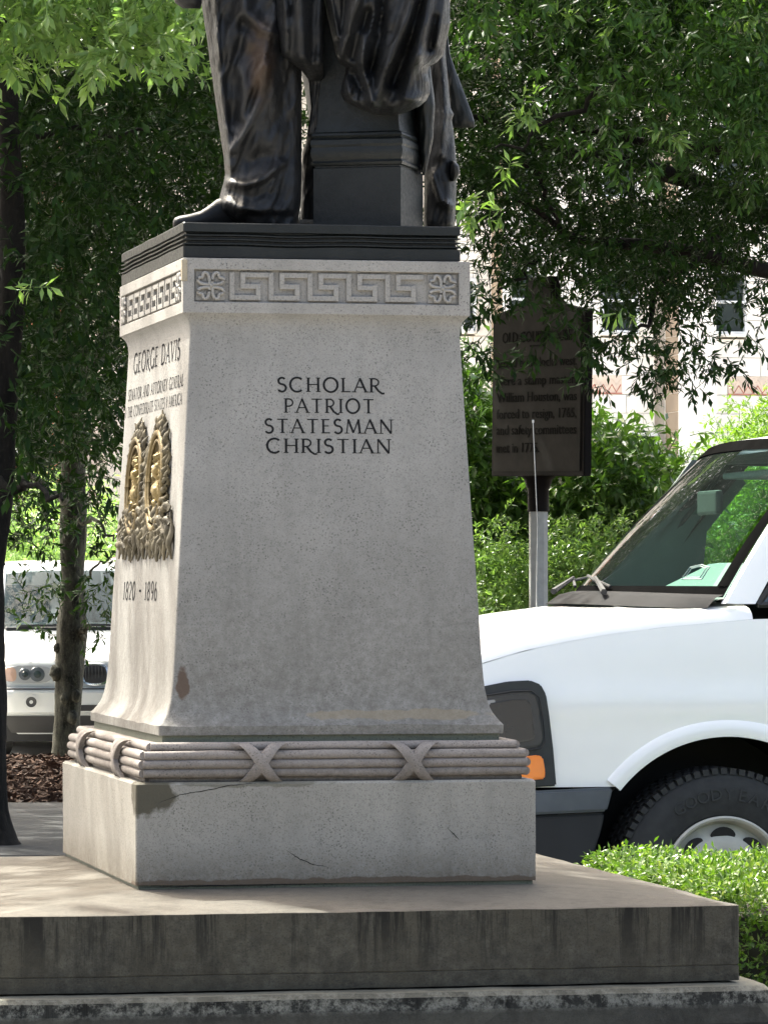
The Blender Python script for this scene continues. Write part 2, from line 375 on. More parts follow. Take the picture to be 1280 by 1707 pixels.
# reeded torus
b = MB(); hc = .462*U
b.rings([rect_ring(hc*.985, hc*.985+KH, zz(-.4853)), rect_ring(hc, hc+KH, zz(-.470)), rect_ring(hc*1.035, hc*1.035+KH, zz(-.442)), rect_ring(hc, hc+KH, zz(-.41)), rect_ring(hc*.95, hc*.95+KH, zz(-.393))])
b.build('torus_core', M_reed, ped)
reeds = [(-.400, .940), (-.4205, .978), (-.4425, .985), (-.4640, .982), (-.4800, .948)]
rr = .0118*U
for zu, wu in reeds:
    hh = wu/2*U-rr; hy = hh+KH; z = zz(zu)
    for (p, q) in (((-hh, -hy), (hh, -hy)), ((-hh, hy), (-hh, -hy)), ((hh, -hy), (hh, hy)), ((hh, hy), (-hh, hy))):
        P = []; N_ = 28; L = math.hypot(q[0]-p[0], q[1]-p[1])
        for i in range(N_+1):
            t = i/N_; P.append((p[0]+(q[0]-p[0])*t, p[1]+(q[1]-p[1])*t, z+.0012*vnoise(t*L, zu*40, p[0], 5)))
        rad = [rr*(1.0+.06*vnoise(i*.7, zu*50, p[1], 1)) for i in range(N_+1)]
        rad[0] = rad[-1] = rr*.92
        MB().tube(P, rad, 10).build('reed', M_reed, ped, 60)
def ribbon(face, u0, spread, flip):
    # band that wraps over the reeds diagonally; face 0 front, 1 left, 2 right, 3 back
    V = []; NS = 22; wd = .0165*U
    prof = []
    for i in range(NS+1):
        a = math.pi*(i/NS)
        zc_ = -.4405+.049*math.cos(a); out = (.935+.068*math.sin(a)**.7)/2
        prof.append((zz(zc_), out*U+.004))
    for i, (z, o_) in enumerate(prof):
        t = i/NS*2-1; uc = u0+spread*t*(1 if flip else -1)
        for (du, dn) in ((-wd, -.012), (-wd, .002), (-wd*.6, .0045), (wd*.6, .0045), (wd, .002), (wd, -.012)):
            u = uc+du; n_ = o_+dn+(.0015 if flip else 0)
            V.append({0: (u, -(n_+KH), z), 3: (-u, n_+KH, z), 1: (-n_, -u, z), 2: (n_, u, z)}[face])
    Fc = [(i*6+k, i*6+k+1, (i+1)*6+k+1, (i+1)*6+k) for i in range(NS) for k in range(5)]
    obj('ribbon', V, Fc, M_reed, ped, 50)
for face, us in ((0, (-.19, .19)), (1, (-.33, .33)), (2, (-.33, .33)), (3, (-.19, .19))):
    for u in us:
        for fl in (0, 1): ribbon(face, u*U, .052*U, fl)
# shaft
sh = [(-.3475-.0254, .866), (-.3530, .868), (-.3490, .866), (-.3415, .850), (-.333, .838), (-.3220, .823), (-.3106, .812), (-.292, .801), (-.2658, .791), (-.232, .784), (-.191, .778), (-.12, .770), (-.0411, .7615), (.1, .744), (.2595, .7255), (.42, .7075), (.5612, .692), (.6217, .686), (.640, .6885), (.652, .695), (.661, .706), (.667, .718), (.6698, .722)]
sh = [(-.3730, .866), (-.3505, .868)]+sh[3:]
def Wat(u):
    for (a, wa), (b_, wb) in zip(sh, sh[1:]):
        if a <= u <= b_: return wa+(wb-wa)*(u-a)/(b_-a)
    return .7
b = MB(); b.rings([rect_ring(w/2*U, w/2*U+KH, zz(u), .006, 3, 30) for u, w in sh])
b.V = [v+Vector((0, 0, .0035*vnoise(v.x, v.y, 0, 14))) if v.z < zz(-.345) and v.z > zz(-.36) else v for v in b.V]
b.build('shaft', M_gr, ped, 35)
MB().rings([rect_ring(.848/2*U, .848/2*U+KH, zz(z)) for z in (-.394, -.3732)]).build('bedding_course', M_moss, ped)
# frieze with recessed panels
fz0, fz1, fw = zz(.6698), zz(.8068), .7274/2*U
M_fr = granite('frieze_granite', (.255, .245, .228), .5)
dp = .013
b = MB()
def fr_pt(face, u, n_, z):   # n_ = distance outwards from the block face
    hx, hy = fw, fw+KH
    return {0: (u, -(hy+n_), z), 1: (-(hx+n_), -u, z), 2: (hx+n_, u, z), 3: (-u, hy+n_, z)}[face]
bd = .0285*U
for face in range(4):
    hu = fw if face in (0, 3) else fw+KH
    o4 = [(-hu, fz0), (hu, fz0), (hu, fz1), (-hu, fz1)]; i4 = [(-hu+bd, fz0+bd), (hu-bd, fz0+bd), (hu-bd, fz1-bd), (-hu+bd, fz1-bd)]
    V = [fr_pt(face, u, 0, z) for u, z in o4]+[fr_pt(face, u, 0, z) for u, z in i4]+[fr_pt(face, u, -dp, z) for u, z in i4]
    Fc = [(k, (k+1) % 4, 4+(k+1) % 4, 4+k) for k in range(4)]+[(4+k, 4+(k+1) % 4, 8+(k+1) % 4, 8+k) for k in range(4)]+[(8, 9, 10, 11)]
    b.add(V, Fc)
cap = rect_ring(fw, fw+KH, fz1); bot = rect_ring(fw, fw+KH, fz0)
b.add(cap, [(0, 1, 2, 3)]); b.add(bot, [(3, 2, 1, 0)])
bm = bmesh.new(); me = bpy.data.meshes.new('frieze'); me.from_pydata([tuple(v) for v in b.V], [], b.F); bm.from_mesh(me)
bmesh.ops.remove_doubles(bm, verts=bm.verts[:], dist=1e-5); bmesh.ops.recalc_face_normals(bm, faces=bm.faces[:])
bmesh.ops.bevel(bm, geom=[e for e in bm.edges if e.calc_length() > .05], offset=.0015, segments=1, affect='EDGES')
bm.to_mesh(me); bm.free(); me.materials.append(M_fr); link('frieze', me, ped)
# greek key: one shared mesh per side, running relief 4-8 mm proud of the recess
ph = fz1-fz0-2*bd; kz0 = fz0+bd+.006; kh = ph-.012
def key_mesh(u_w, hgt, t):
    b = MB(); d0, d1 = 0, .0098
    def bar(x0, x1, z0, z1): b.box(x0, x1, -d1, d0, z0, z1, .0012)
    w = u_w
    bar(0, t, 0, hgt)                                     # riser
    bar(t*1.001, w-t*1.6, 0, t)                           # bottom
    bar(w-t*2.6, w-t*1.6, t*1.001, hgt/2+t/2)             # up
    bar(t*2.2, w-t*2.601, hgt/2-t/2, hgt/2+t/2)           # middle back
    bar(t*2.2, t*3.2, hgt/2+t/2+.00001, hgt)              # up
    bar(t*3.201, w-.0001, hgt-t, hgt)                     # top
    return b
ros_r = ph/2-.004
def rosette_mb():
    b = MB(); rr_ = ros_r
    for q in range(4):
        a0 = math.pi/4+q*math.pi/2; P = []
        for i in range(25):
            t = i/24*2*math.pi
            rad = rr_*(.60-.46*math.cos(t)); off = .54*math.sin(t)*abs(math.sin(t/2))**1.1
            notch = .24*rr_*math.exp(-((t-math.pi)/.35)**2)
            P.append((rad-notch, off*rr_*1.0))
        P3 = [(x*math.cos(a0)-y*math.sin(a0), -.011, x*math.sin(a0)+y*math.cos(a0)) for x, y in P]
        b.tube(P3, .0046, 8, False)
        b.rings([[Vector((x*math.cos(a0)*s-y*s*math.sin(a0)+(1-s)*.5*rr_*math.cos(a0), -.0025-.0045*(1-s), x*s*math.sin(a0)+y*s*math.cos(a0)+(1-s)*.5*rr_*math.sin(a0))) for x, y in P[:-1]] for s in (1, .5, .05)])
    b.rings([[Vector((rr_*.17*k*math.cos(a), -.008-.011*math.sqrt(max(0, 1-k*k)), rr_*.17*k*math.sin(a))) for a in np.linspace(0, 2*math.pi, 13)[:-1]] for k in (1, .85, .5, .1)])
    return b
rosd = rosette_mb().build('rosette', M_fr, ped, 60)
tile_b = MB().box(-ros_r*1.02, ros_r*1.02, -.003, 0, -ros_r*1.0, ros_r*1.0, .001)
tile = tile_b.build('rosette_tile', M_fr, ped)
first = True
for face, nk in ((0, 5), (1, 8), (2, 8), (3, 5)):
    hu = (fw if face in (0, 3) else fw+KH)-bd
    rz = {0: 0, 1: -math.pi/2, 2: math.pi/2, 3: math.pi}[face]
    for s in (-1, 1):
        u = s*(hu-ros_r-.006)
        if first: o, o2 = rosd, tile; first = False
        else: o = link('rosette', rosd.data, ped); o2 = link('rosette_tile', tile.data, ped)
        for q in (o, o2): q.location = fr_pt(face, u, -dp, (fz0+fz1)/2); q.rotation_euler = (0, 0, rz)
    span = 2*(hu-2*ros_r-.018); wk = span/nk
    km = key_mesh(wk, kh, min(.0125*U, wk*.145)).build('greek_key', M_fr, ped)
    for i in range(nk):
        o = km if i == 0 else link('greek_key', km.data, ped)
        o.location = fr_pt(face, -span/2+i*wk, -dp, kz0); o.rotation_euler = (0, 0, rz)
MB().box(-fw-.004, -fw+.012, -fw-KH-.004, -fw-KH+.012, fz1-.062, fz1-.004, .003).build('mortar_patch', granite('tan_mortar', (.30, .26, .19), .2), ped)

# carved lettering: own stroke font with serifs
def arc(cx, cy, rx, ry, a0, a1, n=16): return [(cx+rx*math.cos(R(a0+(a1-a0)*i/n)), cy+ry*math.sin(R(a0+(a1-a0)*i/n))) for i in range(n+1)]
TK, TN = .135, .075
GL = {
'A': (.80, [([(.03, 0), (.39, 1)], TN), ([(.37, 1), (.76, 0)], TK), ([(.16, .36), (.62, .36)], TN)], [(.03, 0), (.76, 0)]),
'C': (.86, [(arc(.46, .5, .42, .5, 48, 312), TK)], []),
'D': (.86, [([(.12, 0), (.12, 1)], TK), ([(.12, .97), (.36, .97)]+arc(.36, .5, .42, .47, 90, -90)+[(.12, .03)], TK*.9)], [(.12, 0), (.12, 1)]),
'E': (.60, [([(.12, 0), (.12, 1)], TK), ([(.12, .965), (.5, .965)], TN), ([(.12, .52), (.45, .52)], TN), ([(.12, .035), (.54, .035)], TN)], [(.12, 0), (.12, 1)]),
'F': (.56, [([(.12, 0), (.12, 1)], TK), ([(.12, .965), (.5, .965)], TN), ([(.12, .52), (.45, .52)], TN)], [(.12, 0)]),
'G': (.88, [(arc(.46, .5, .42, .5, 48, 320), TK), ([(.78, .0), (.78, .45)], TK)], [(.78, .45)]),
'H': (.84, [([(.12, 0), (.12, 1)], TK), ([(.72, 0), (.72, 1)], TK), ([(.12, .52), (.72, .52)], TN)], [(.12, 0), (.12, 1), (.72, 0), (.72, 1)]),
'I': (.28, [([(.14, 0), (.14, 1)], TK)], [(.14, 0), (.14, 1)]),
'L': (.60, [([(.12, 0), (.12, 1)], TK), ([(.12, .035), (.56, .035)], TN)], [(.12, 0), (.12, 1)]),
'M': (1.0, [([(.08, 0), (.18, 1)], TN), ([(.17, 1), (.50, .05)], TK), ([(.50, .05), (.82, 1)], TN), ([(.81, 1), (.91, 0)], TK)], [(.08, 0), (.91, 0)]),
'N': (.86, [([(.11, 0), (.11, 1)], TN), ([(.10, 1), (.75, 0)], TK), ([(.75, 0), (.75, 1)], TN)], [(.11, 0), (.75, 1)]),
'O': (.96, [(arc(.48, .5, .42, .5, 0, 360, 24), TK)], []),
'P': (.62, [([(.12, 0), (.12, 1)], TK), ([(.12, .965), (.3, .965)]+arc(.30, .71, .26, .255, 90, -90, 10)+[(.12, .455)], TN*1.3)], [(.12, 0), (.12, 1)]),
'R': (.72, [([(.12, 0), (.12, 1)], TK), ([(.12, .965), (.3, .965)]+arc(.30, .71, .26, .255, 90, -90, 10)+[(.12, .455)], TN*1.3), ([(.32, .46), (.55, .1), (.78, -.08), (.92, -.06)], TK)], [(.12, 0), (.12, 1)]),
'S': (.58, [(arc(.28, .75, .21, .23, 35, 270, 10)+arc(.28, .26, .24, .26, 90, -150, 12)[1:], TK)], []),
'T': (.76, [([(.38, 0), (.38, 1)], TK), ([(.04, .965), (.72, .965)], TN)], [(.38, 0)]),
'V': (.80, [([(.05, 1), (.41, 0)], TK), ([(.39, 0), (.75, 1)], TN)], [(.05, 1), (.75, 1)]),
'Y': (.76, [([(.05, 1), (.38, .48)], TK), ([(.71, 1), (.38, .48)], TN), ([(.38, 0), (.38, .5)], TK)], [(.05, 1), (.71, 1), (.38, 0)]),
'o': (.46, [(arc(.22, .5, .17, .5, 0, 360, 16), TN), ([(.22, .1), (.22, .8)], TN), ([(.22, .6), (.36, .6)], TN)], []),
'0': (.62, [(arc(.3, .5, .25, .5, 0, 360, 20), TK)], []),
'1': (.36, [([(.18, 0), (.18, 1)], TK), ([(.18, 1), (.06, .86)], TN)], [(.18, 0)]),
'2': (.60, [(arc(.28, .73, .22, .25, 165, -30, 10)+[(.08, .03)], TK*.85), ([(.06, .035), (.54, .035)], TN)], []),
'6': (.60, [(arc(.3, .3, .23, .3, 0, 360, 16), TK*.85), (arc(.75, .35, .68, .85, 130, 175, 8), TK)], []),
'8': (.60, [(arc(.3, .26, .24, .26, 0, 360, 16), TK*.85), (arc(.3, .75, .2, .24, 0, 360, 16), TK*.85)], []),
'9': (.60, [(arc(.3, .7, .23, .3, 0, 360, 16), TK*.85), (arc(-.15, .65, .68, .85, -50, -5, 8), TK)], []),
'-': (.62, [([(.08, .5), (.54, .5)], TK)], []), ' ': (.42, [], [])}
def text2d(s, h, width, sp=.16):
    quads_ = []; x = 0
    for ch in s:
        w, st, se = GL[ch]; quads = []; quads_.append(quads)
        for P, t in st:
            L = []
            for i, p in enumerate(P):
                a = Vector(P[min(i+1, len(P)-1)])-Vector(P[max(i-1, 0)]); a.normalize(); n_ = Vector((-a.y, a.x))*t/2
                L.append((Vector(p)+n_, Vector(p)-n_))
            for i in range(len(L)-1): quads.append([(q.x+x, q.y) for q in (L[i][0], L[i][1], L[i+1][1], L[i+1][0])])
        for (a, b_) in se:
            yy = b_+(.025 if b_ < .1 else -.025); quads.append([(x+a-.14, yy-.028), (x+a+.14, yy-.028), (x+a+.14, yy+.028), (x+a-.14, yy+.028)])
        x += w+sp
    x -= sp; k = width/x
    return [[[((q[0]-x/2)*k, (q[1]-.5)*h) for q in Q] for Q in g_] for g_ in quads_]
M_ltr = simple('dark_letter_fill', (.013, .013, .014), .9, var=.4, scale=80, spec=.1)
M_ltr2 = simple('grey_letter_fill', (.02, .02, .022), .9, var=.5, scale=60, spec=.05)
def shaft_text(name, s, face, uc, zu, h, width, mat, **kw):
    small = h < .034
    groups = text2d(s, h*U, width*U)
    if small: groups = [[q for g_ in groups for q in g_]]
    for Lq in groups:
      if not Lq: continue
      V = []; Fc = []
      for i, Q in enumerate(Lq):
        e = .0007+.00012*(i % 5)
        for (a, c_) in Q:
            zuu = zu+c_/U; hw = Wat(zuu)/2*U; u = uc*U+a
            V.append((u, -(hw+KH+e), zz(zuu)) if face == 0 else (-(hw+e), -u, zz(zuu)))
        Fc.append((4*i, 4*i+1, 4*i+2, 4*i+3))
      o = obj('inscription' if small else 'letter', V, Fc, mat, ped, **kw)
      if small: o['kind'] = 'stuff'
for s, x0, x1, yc in (('SCHOLAR', 459, 633, 642), ('PATRIOT', 470, 621, 677), ('STATESMAN', 437, 652, 711), ('CHRISTIAN', 440, 648, 744)):
    shaft_text('inscription', s, 0, ((x0+x1)/2-541)/668, (973-yc)*10.92/7298, .0355, (x1-x0)/667*1.01, M_ltr)
# left face: u axis runs back (left in the picture) to front -> u = -y  (front edge is +)
shaft_text('inscription', 'GEORGE DAVIS', 1, -.01, .590, .052, .80, M_ltr2)
shaft_text('inscription', 'SENATOR AND ATTORNEY GENERAL', 1, -.005, .508, .030, .95, M_ltr2)
shaft_text('inscription', 'o THE CONFEDERATE STATES o AMERICA', 1, -.03, .462, .028, .98, M_ltr2)
shaft_text('inscription', '1820 - 1896', 1, -.06, -.019, .047, .60, M_ltr2)
for zu in (-.33,): pass

def crack(pts, wid, hw_, ztop, parent=ped):
    V = []; P = []
    for x, y in pts:
        d = at(x, y, 1.0)-Vector((0, 0, EYE)); ny = Vector((-sa, ca, 0)); o_ = Vector((0, 0, EYE))-Vector((CX, CY, 0))
        t = (-hw_-o_.dot(ny))/d.dot(ny); q = o_+d*t; P.append((q.x*ca+q.y*sa, q.z-zp))
    Q = []
    for (a, c_) in zip(P, P[1:]):
        for k in range(8): t = k/8; Q.append((a[0]+(c_[0]-a[0])*t, a[1]+(c_[1]-a[1])*t+.0022*vnoise(a[0]*9+t*7, c_[1]*30, 1, 2)))
    Q.append(P[-1])
    b = MB(); n_ = len(Q)
    b.tube([Vector((x, -hw_-.0002, z)) for x, z in Q], [wid*(.25+.75*math.sin(math.pi*i/(n_-1)))*(.7+.5*random.random()) for i in range(n_)], 4)
    b.build('crack', M_ltr, parent)
crack([(268, 1337), (300, 1325), (335, 1319), (385, 1309), (420, 1306)], .0011, h+KH, 0)
crack([(478, 1418), (500, 1432), (522, 1441), (548, 1446)], .0013, h+KH, 0)
crack([(230, 1480), (300, 1478), (380, 1476), (560, 1474)], .0012, h+KH, 0)
crack([(745, 1380), (758, 1392), (765, 1400)], .001, h+KH, 0)

# bronze relief plaque on the left face
def bronze(name, c1, c2, rough=.42, metal=.75, gold=None):
    m, nt, b, co = base_mat(name, rough, metal, .28)
    n = noise(nt, co, 9, 6, .65); f = noise(nt, co, 90, 4, .7)
    col = ramp(nt, n, [(.35, c1), (.68, c2)])
    if gold: col = mixc(nt, ramp(nt, noise(nt, co, 16, 4), [(.45, bw(0)), (.62, bw(1))]), col, gold)
    nt.links.new(col, b.inputs['Base Color'])
    nt.links.new(ramp(nt, f, [(.3, bw(rough-.1)), (.7, bw(rough+.2))]), b.inputs['Roughness'])
    bump(nt, b, f, .25, .006); return m
M_pq = bronze('weathered_grey_bronze', (.040, .034, .022), (.11, .092, .056), .52, .3)
M_pq2 = bronze('gilded_worn_bronze', (.12, .09, .04), (.28, .21, .095), .46, .5)
M_pqs = bronze('brown_gilt_bronze', (.08, .06, .03), (.20, .15, .07), .45, .5)
plq = empty('relief_plaque', (0, 0, 0)); plq.parent = ped; plq['label'] = 'green-gold bronze relief of two seals framed by leaves'
PQY, PQZ, PQW, PQH = .015*U, .240, .93*U, .37*U   # u centre (=-y), z centre in units
def pq(u, v, n_):
    zu = PQZ+v/U; return Vector((-(Wat(zu)/2*U+n_), -(PQY+u), zz(zu)))
def lens(b, u, v, ang, L, wd, th, n0=.004, seg=6):
    RG = []; c_, s_ = math.cos(ang), math.sin(ang)
    for i in range(seg+1):
        t = i/seg; w_ = wd*math.sin(math.pi*min(.97, max(.05, t**.85)))**.8
        r = []
        for k in range(8):
            a = 2*math.pi*k/8; p = (t-.5)*L; q = w_*.5*math.cos(a); hgt = n0+max(-.3, math.sin(a))*th*.62*math.sin(math.pi*max(.08, min(.92, t)))+.004*math.sin(t*9+u*50)
            r.append(pq(u+p*c_-q*s_, v+p*s_+q*c_, hgt))
        RG.append(r)
    b.rings(RG)
cen = [(-.21*PQW, .045*PQH, .335*PQH), (.185*PQW, .06*PQH, .335*PQH)]
b = MB(); rnd = random.Random(3)
for k, (cu, cv, rad) in enumerate(cen):
    for lay in (0, 1):
        nn = 34-4*lay
        for i in range(nn):
            a = 2*math.pi*(i+.5*lay)/nn; rr2 = rad*(1.10+.13*lay+rnd.uniform(-.03, .06))
            if abs(math.cos(a)) > .9 and (math.cos(a) > 0) == (k == 0): rr2 = rad*1.02
            lens(b, cu+rr2*math.cos(a), cv+rr2*math.sin(a), a+(.9 if math.cos(a) > 0 else -.9)*(1 if lay else .6), rad*rnd.uniform(.34, .5), rad*rnd.uniform(.10, .15), rnd.uniform(.012, .02), .006+.004*(1-lay))
    for i in range(5):   # spiky leaves at the top
        a = R(90+(-46+23*i)); lens(b, cu+rad*1.26*math.cos(a), cv+rad*1.22*math.sin(a), a+rnd.uniform(-.2, .2), rad*.5, rad*.2, .016, .008)
for i in range(23):   # hanging leaves along the foot
    u = (-.47+.94*i/22)*PQW; L = PQH*rnd.uniform(.24, .34)
    lens(b, u, -.5*PQH+L*.5+rnd.uniform(0, .012), R(90+rnd.uniform(-9, 9)), L, PQW*.036, .022, .006)
for i in range(70):
    lens(b, rnd.uniform(-.45, .44)*PQW, rnd.uniform(-.38, -.12)*PQH, R(rnd.uniform(20, 160)), PQH*rnd.uniform(.10, .17), PQW*.022, .022, .012)
for i in range(10):
    lens(b, rnd.uniform(-.03, .02)*PQW, (-.2+.05*i)*PQH, R(rnd.uniform(40, 140)), PQH*.13, PQW*.04, .02, .01)
b.build('wreath', M_pq, plq, 50)
for k, (cu, cv, rad) in enumerate(cen):
    b = MB()
    for r0, th in ((1.0, .0055), (.84, .003)):
        b.tube([pq(cu+rad*r0*math.cos(a), cv+rad*r0*math.sin(a), .016) for a in np.linspace(0, 2*math.pi, 41)], th*U*1.4, 8, False)
    b.rings([[pq(cu+rad*q*math.cos(a), cv+rad*q*math.sin(a), n_) for a in np.linspace(0, 2*math.pi, 33)[:-1]] for q, n_ in ((1.02, .002), (1, .012), (.86, .006), (.5, .006), (.02, .006))])
    s = b.build('seal', M_pqs, plq, 50)
    b = MB()
    fig = [(0, .52, 90, .16, .14, .03), (0, .2, 90, .6, .26, .034), (-.06, -.2, 84, .62, .34, .032), (.1, -.2, 96, .6, .26, .03), (.16, .26, 40, .42, .09, .03), (-.17, .2, 130, .4, .09, .03), (.36, -.05, 85, .8, .14, .022), (-.4, -.1, 100, .6, .2, .022), (0, -.6, 0, .9, .2, .02), (-.3, .35, 60, .3, .12, .016), (.32, .5, 120, .3, .1, .016)]
    fr2 = random.Random(k+5)
    fig = fig+[(fr2.uniform(-.55, .55), fr2.uniform(-.6, .6), fr2.uniform(20, 160), fr2.uniform(.15, .35), .07, .026) for _ in range(26)]
    for (fu, fv, an, L, wd, th) in fig:
        if k: fu, an = -fu+.05, 180-an
        lens(b, cu+fu*rad, cv+fv*rad, R(an), L*rad, wd*rad, th, .006)
    b.build('seal_figure', M_pq2, s, 60)

# ------------------------------------------------------------ bronze statue
M_br = bronze('dark_patinated_bronze', (.0035, .005, .005), (.009, .011, .011), .42, .0)
M_brf = bronze('dark_bronze_cloth', (.005, .0055, .006), (.015, .0155, .0165), .44, .1, None)
def rust(name):
    m, nt, b, co = base_mat(name, .4, .25, .3)
    n = noise(nt, co, 7, 6, .65); f = noise(nt, co, 70, 4, .7, (1, 1, .6))
    col = ramp(nt, n, [(.35, (.006, .0065, .007)), (.68, (.022, .0225, .024))])
    k = nt.nodes.new('ShaderNodeMath'); k.operation = 'MULTIPLY'; k.inputs[1].default_value = .6
    p = at(432, 100, 11.85)-STO
    nt.links.new(blob_mask(nt, co, tuple(p), (.03, .3, .09), .9, 22, .6), k.inputs[0])
    col = mixc(nt, k.outputs[0], col, (.045, .022, .008))
    nt.links.new(col, b.inputs['Base Color']); nt.links.new(ramp(nt, f, [(.3, bw(.36)), (.7, bw(.6))]), b.inputs['Roughness']); bump(nt, b, f, .35, .008); return m
ZB0, ZB1 = Z(.8068)+.003, Z(.8915)
STO = PL(0, 0, ZB0)
stat = empty('bronze_statue', STO, 0, label='dark bronze figure of a man in trousers beside a draped pillar, seen from knees down', cat='statue')
bs = MB(); hb = .3515*U; off = -.0095*U
prof = [(0, 1), (.030, 1.0), (.0305, .985), (.0335, .980), (.035, 1.003), (.038, 1.003), (.0395, .972), (.045, .972), (.0465, 1.003), (.0495, 1.003), (.051, .972), (.0565, .972), (.058, 1.003), (.061, 1.003), (.0625, .972), (.067, .980), (.069, 1.0), (.0905, 1.0), (.0935, .994)]
RG = []
for dz, k in prof:
    r = []
    for v in rect_ring(hb*k, hb*k+KH, 0, .003, 1, 40, cx=off):
        w_ = PL(v.x, v.y, 0); wz = .0035*vnoise(v.x, v.y, 2, 5) if .01 < dz < .066 else (0 if dz <= .01 else .0015*vnoise(v.x, v.y, 5, 9))
        r.append(Vector((w_.x-STO.x, w_.y-STO.y, dz+wz)))
    RG.append(r)
bs.rings(RG).build('bronze_base', M_br, stat, 30)
M_leg = rust('bronze_trouser_with_rust')
def poly_d(P, x, y):
    best = 1e9
    for (a, b_) in zip(P, P[1:]):
        dx, dy = b_[0]-a[0], b_[1]-a[1]; t = max(0, min(1, ((x-a[0])*dx+(y-a[1])*dy)/(dx*dx+dy*dy)))
        d = math.hypot(x-a[0]-t*dx, y-a[1]-t*dy)
        if d < best: best = d
    return best
def loft_px(name, rows, D, mat, ridges=(), N_=72, step=5, parent=None, lump=.004, pw=1.0, rk=1.0, ra_=1.0, cre=.006):
    # rows: (y, xl, xr, depth offset, half depth): silhouettes measured on the photograph, real thickness in metres
    ys = []; y = rows[0][0]
    while y < rows[-1][0]: ys.append(y); y += step
    ys.append(rows[-1][0]); RG = []
    ra = np.array(rows, float)
    for y in ys:
        xl, xr, do, hd = (float(np.interp(y, ra[:, 0], ra[:, k])) for k in (1, 2, 3, 4))
        r = []
        for k in range(N_):
            a = 2*math.pi*k/N_; ca_, sa_ = math.cos(a), math.sin(a)
            x = (xl+xr)/2+(xr-xl)/2*math.copysign(abs(ca_)**pw, ca_)
            d = do-hd*math.copysign(abs(sa_)**.8, sa_)
            if sa_ > 0:
                for P, w_, am in ridges:
                    w_ *= rk; am *= ra_
                    q = poly_d(P, x, y)
                    if q < 3*w_: d -= am*math.exp(-(q/w_)**2)*min(1, sa_*2.5)
            if sa_ > 0:
                q1 = vnoise(x*.022+y*.006, y*.007, D, 1.0); q2 = vnoise(x*.06+y*.02, y*.018, D+4, 1.0)
                d -= cre*sa_*(1.6*(.5-abs(q1)*2)+.8*(.5-abs(q2)*2))
            p = at(x, y, D+d); p = p+Vector((ca_*.4, -sa_, 0))*lump*vnoise(p.x, p.z, sa_, 22)
            r.append(p-STO)
        RG.append(r)
    b = MB(); b.rings(RG); return b.build(name, mat, parent or stat, 80)
leg_r = [([(358, -160), (362, 60), (370, 150), (380, 230), (384, 290)], 5, .020), ([(404, 40), (396, 130), (390, 200)], 10, -.025), ([(445, 110), (436, 160), (418, 205), (396, 240), (384, 275)], 9, .032),
         ([(395, -60), (410, 20), (440, 48), (480, 62)], 10, .030), ([(430, 60), (445, 90), (440, 120)], 22, .028), ([(415, 45), (425, 58)], 10, -.018), ([(378, 303), (410, 308), (440, 298), (470, 272)], 6, .026), ([(425, 270), (445, 262)], 16, -.028),
         ([(376, 290), (384, 262)], 8, -.02), ([(370, 335), (400, 345), (430, 352)], 6, .014), ([(470, 60), (478, 200), (470, 330)], 14, -.02), ([(386, 322), (420, 330), (450, 322)], 7, -.01), ([(400, 110), (412, 150), (405, 195)], 8, .014)]
loft_px('trouser_leg', [(-170, 322, 492, .05, .13), (0, 335, 500, .02, .13), (60, 345, 502, 0, .125), (100, 350, 503, 0, .12), (200, 364, 503, 0, .115), (260, 373, 503, 0, .115), (290, 376, 503, 0, .12), (305, 373, 503, 0, .125), (330, 366, 502, 0, .13), (350, 361, 500, 0, .13), (360, 368, 498, .01, .12), (373, 392, 497, .01, .11)], 12.02, M_leg, leg_r, 140, 3, pw=.9, rk=1.1, cre=.012)
# shoe (loft along its length, toe forwards and to the left)
def shoe(pts, D0, D1, mat, sgn=1):
    RG = []
    for (x, yt, yb, hw, t) in pts:
        D = D0+(D1-D0)*t; r = []
        pt, pb = at(x, yt, D), at(x, yb, D); zb_ = ZB1+.0005
        for k in range(16):
            a = 2*math.pi*k/16; hh = (pt.z-zb_)/2
            r.append(Vector((pt.x, D-hw*math.cos(a), zb_+hh+hh*math.copysign(abs(math.sin(a))**.8, math.sin(a))))-STO)
        RG.append(r)
    b = MB(); b.rings(RG); b.build('shoe', mat, stat, 60)
shoe([(289, 368, 372, .012, 0), (292, 363, 372, .03, .03), (300, 360, 372, .042, .08), (318, 357, 372, .05, .16), (335, 352, 372, .052, .25), (348, 343, 372, .05, .33), (362, 332, 372, .05, .42), (385, 326, 372, .052, .55), (420, 326, 372, .05, .75), (455, 340, 372, .04, 1)], 11.90, 12.08, M_brf)
loft_px('trouser_leg', [(-170, 470, 640, .1, .12), (100, 500, 640, .05, .11), (240, 522, 620, 0, .11), (250, 508, 610, 0, .11), (290, 502, 600, 0, .11), (340, 500, 590, 0, .11), (352, 502, 590, 0, .11)], 12.42, M_brf, [([(515, 245), (505, 290)], 8, .02)], 48, 6)
shoe([(494, 362, 378, .02, 0), (500, 350, 378, .045, .1), (520, 340, 378, .05, .4), (560, 330, 378, .05, .8), (590, 340, 378, .04, 1)], 12.2, 12.42, M_brf)
loft_px('coat_tail', [(-170, 455, 545, .02, .07), (0, 461, 540, 0, .07), (45, 462, 540, 0, .07), (92, 470, 540, 0, .06), (105, 487, 540, 0, .05), (120, 505, 540, .05, .03), (135, 515, 540, .1, .02), (180, 519, 535, .1, .018), (225, 512, 532, .1, .018), (238, 510, 531, .16, .02), (255, 504, 532, .22, .03), (300, 503, 534, .24, .03), (345, 502, 534, .24, .03), (366, 501, 534, .24, .03)], 11.92, M_brf, [([(474, -20), (478, 40), (476, 85)], 6, .025), ([(500, -20), (505, 95)], 10, .03), ([(525, -30), (520, 100)], 8, -.02)], 60, 4)
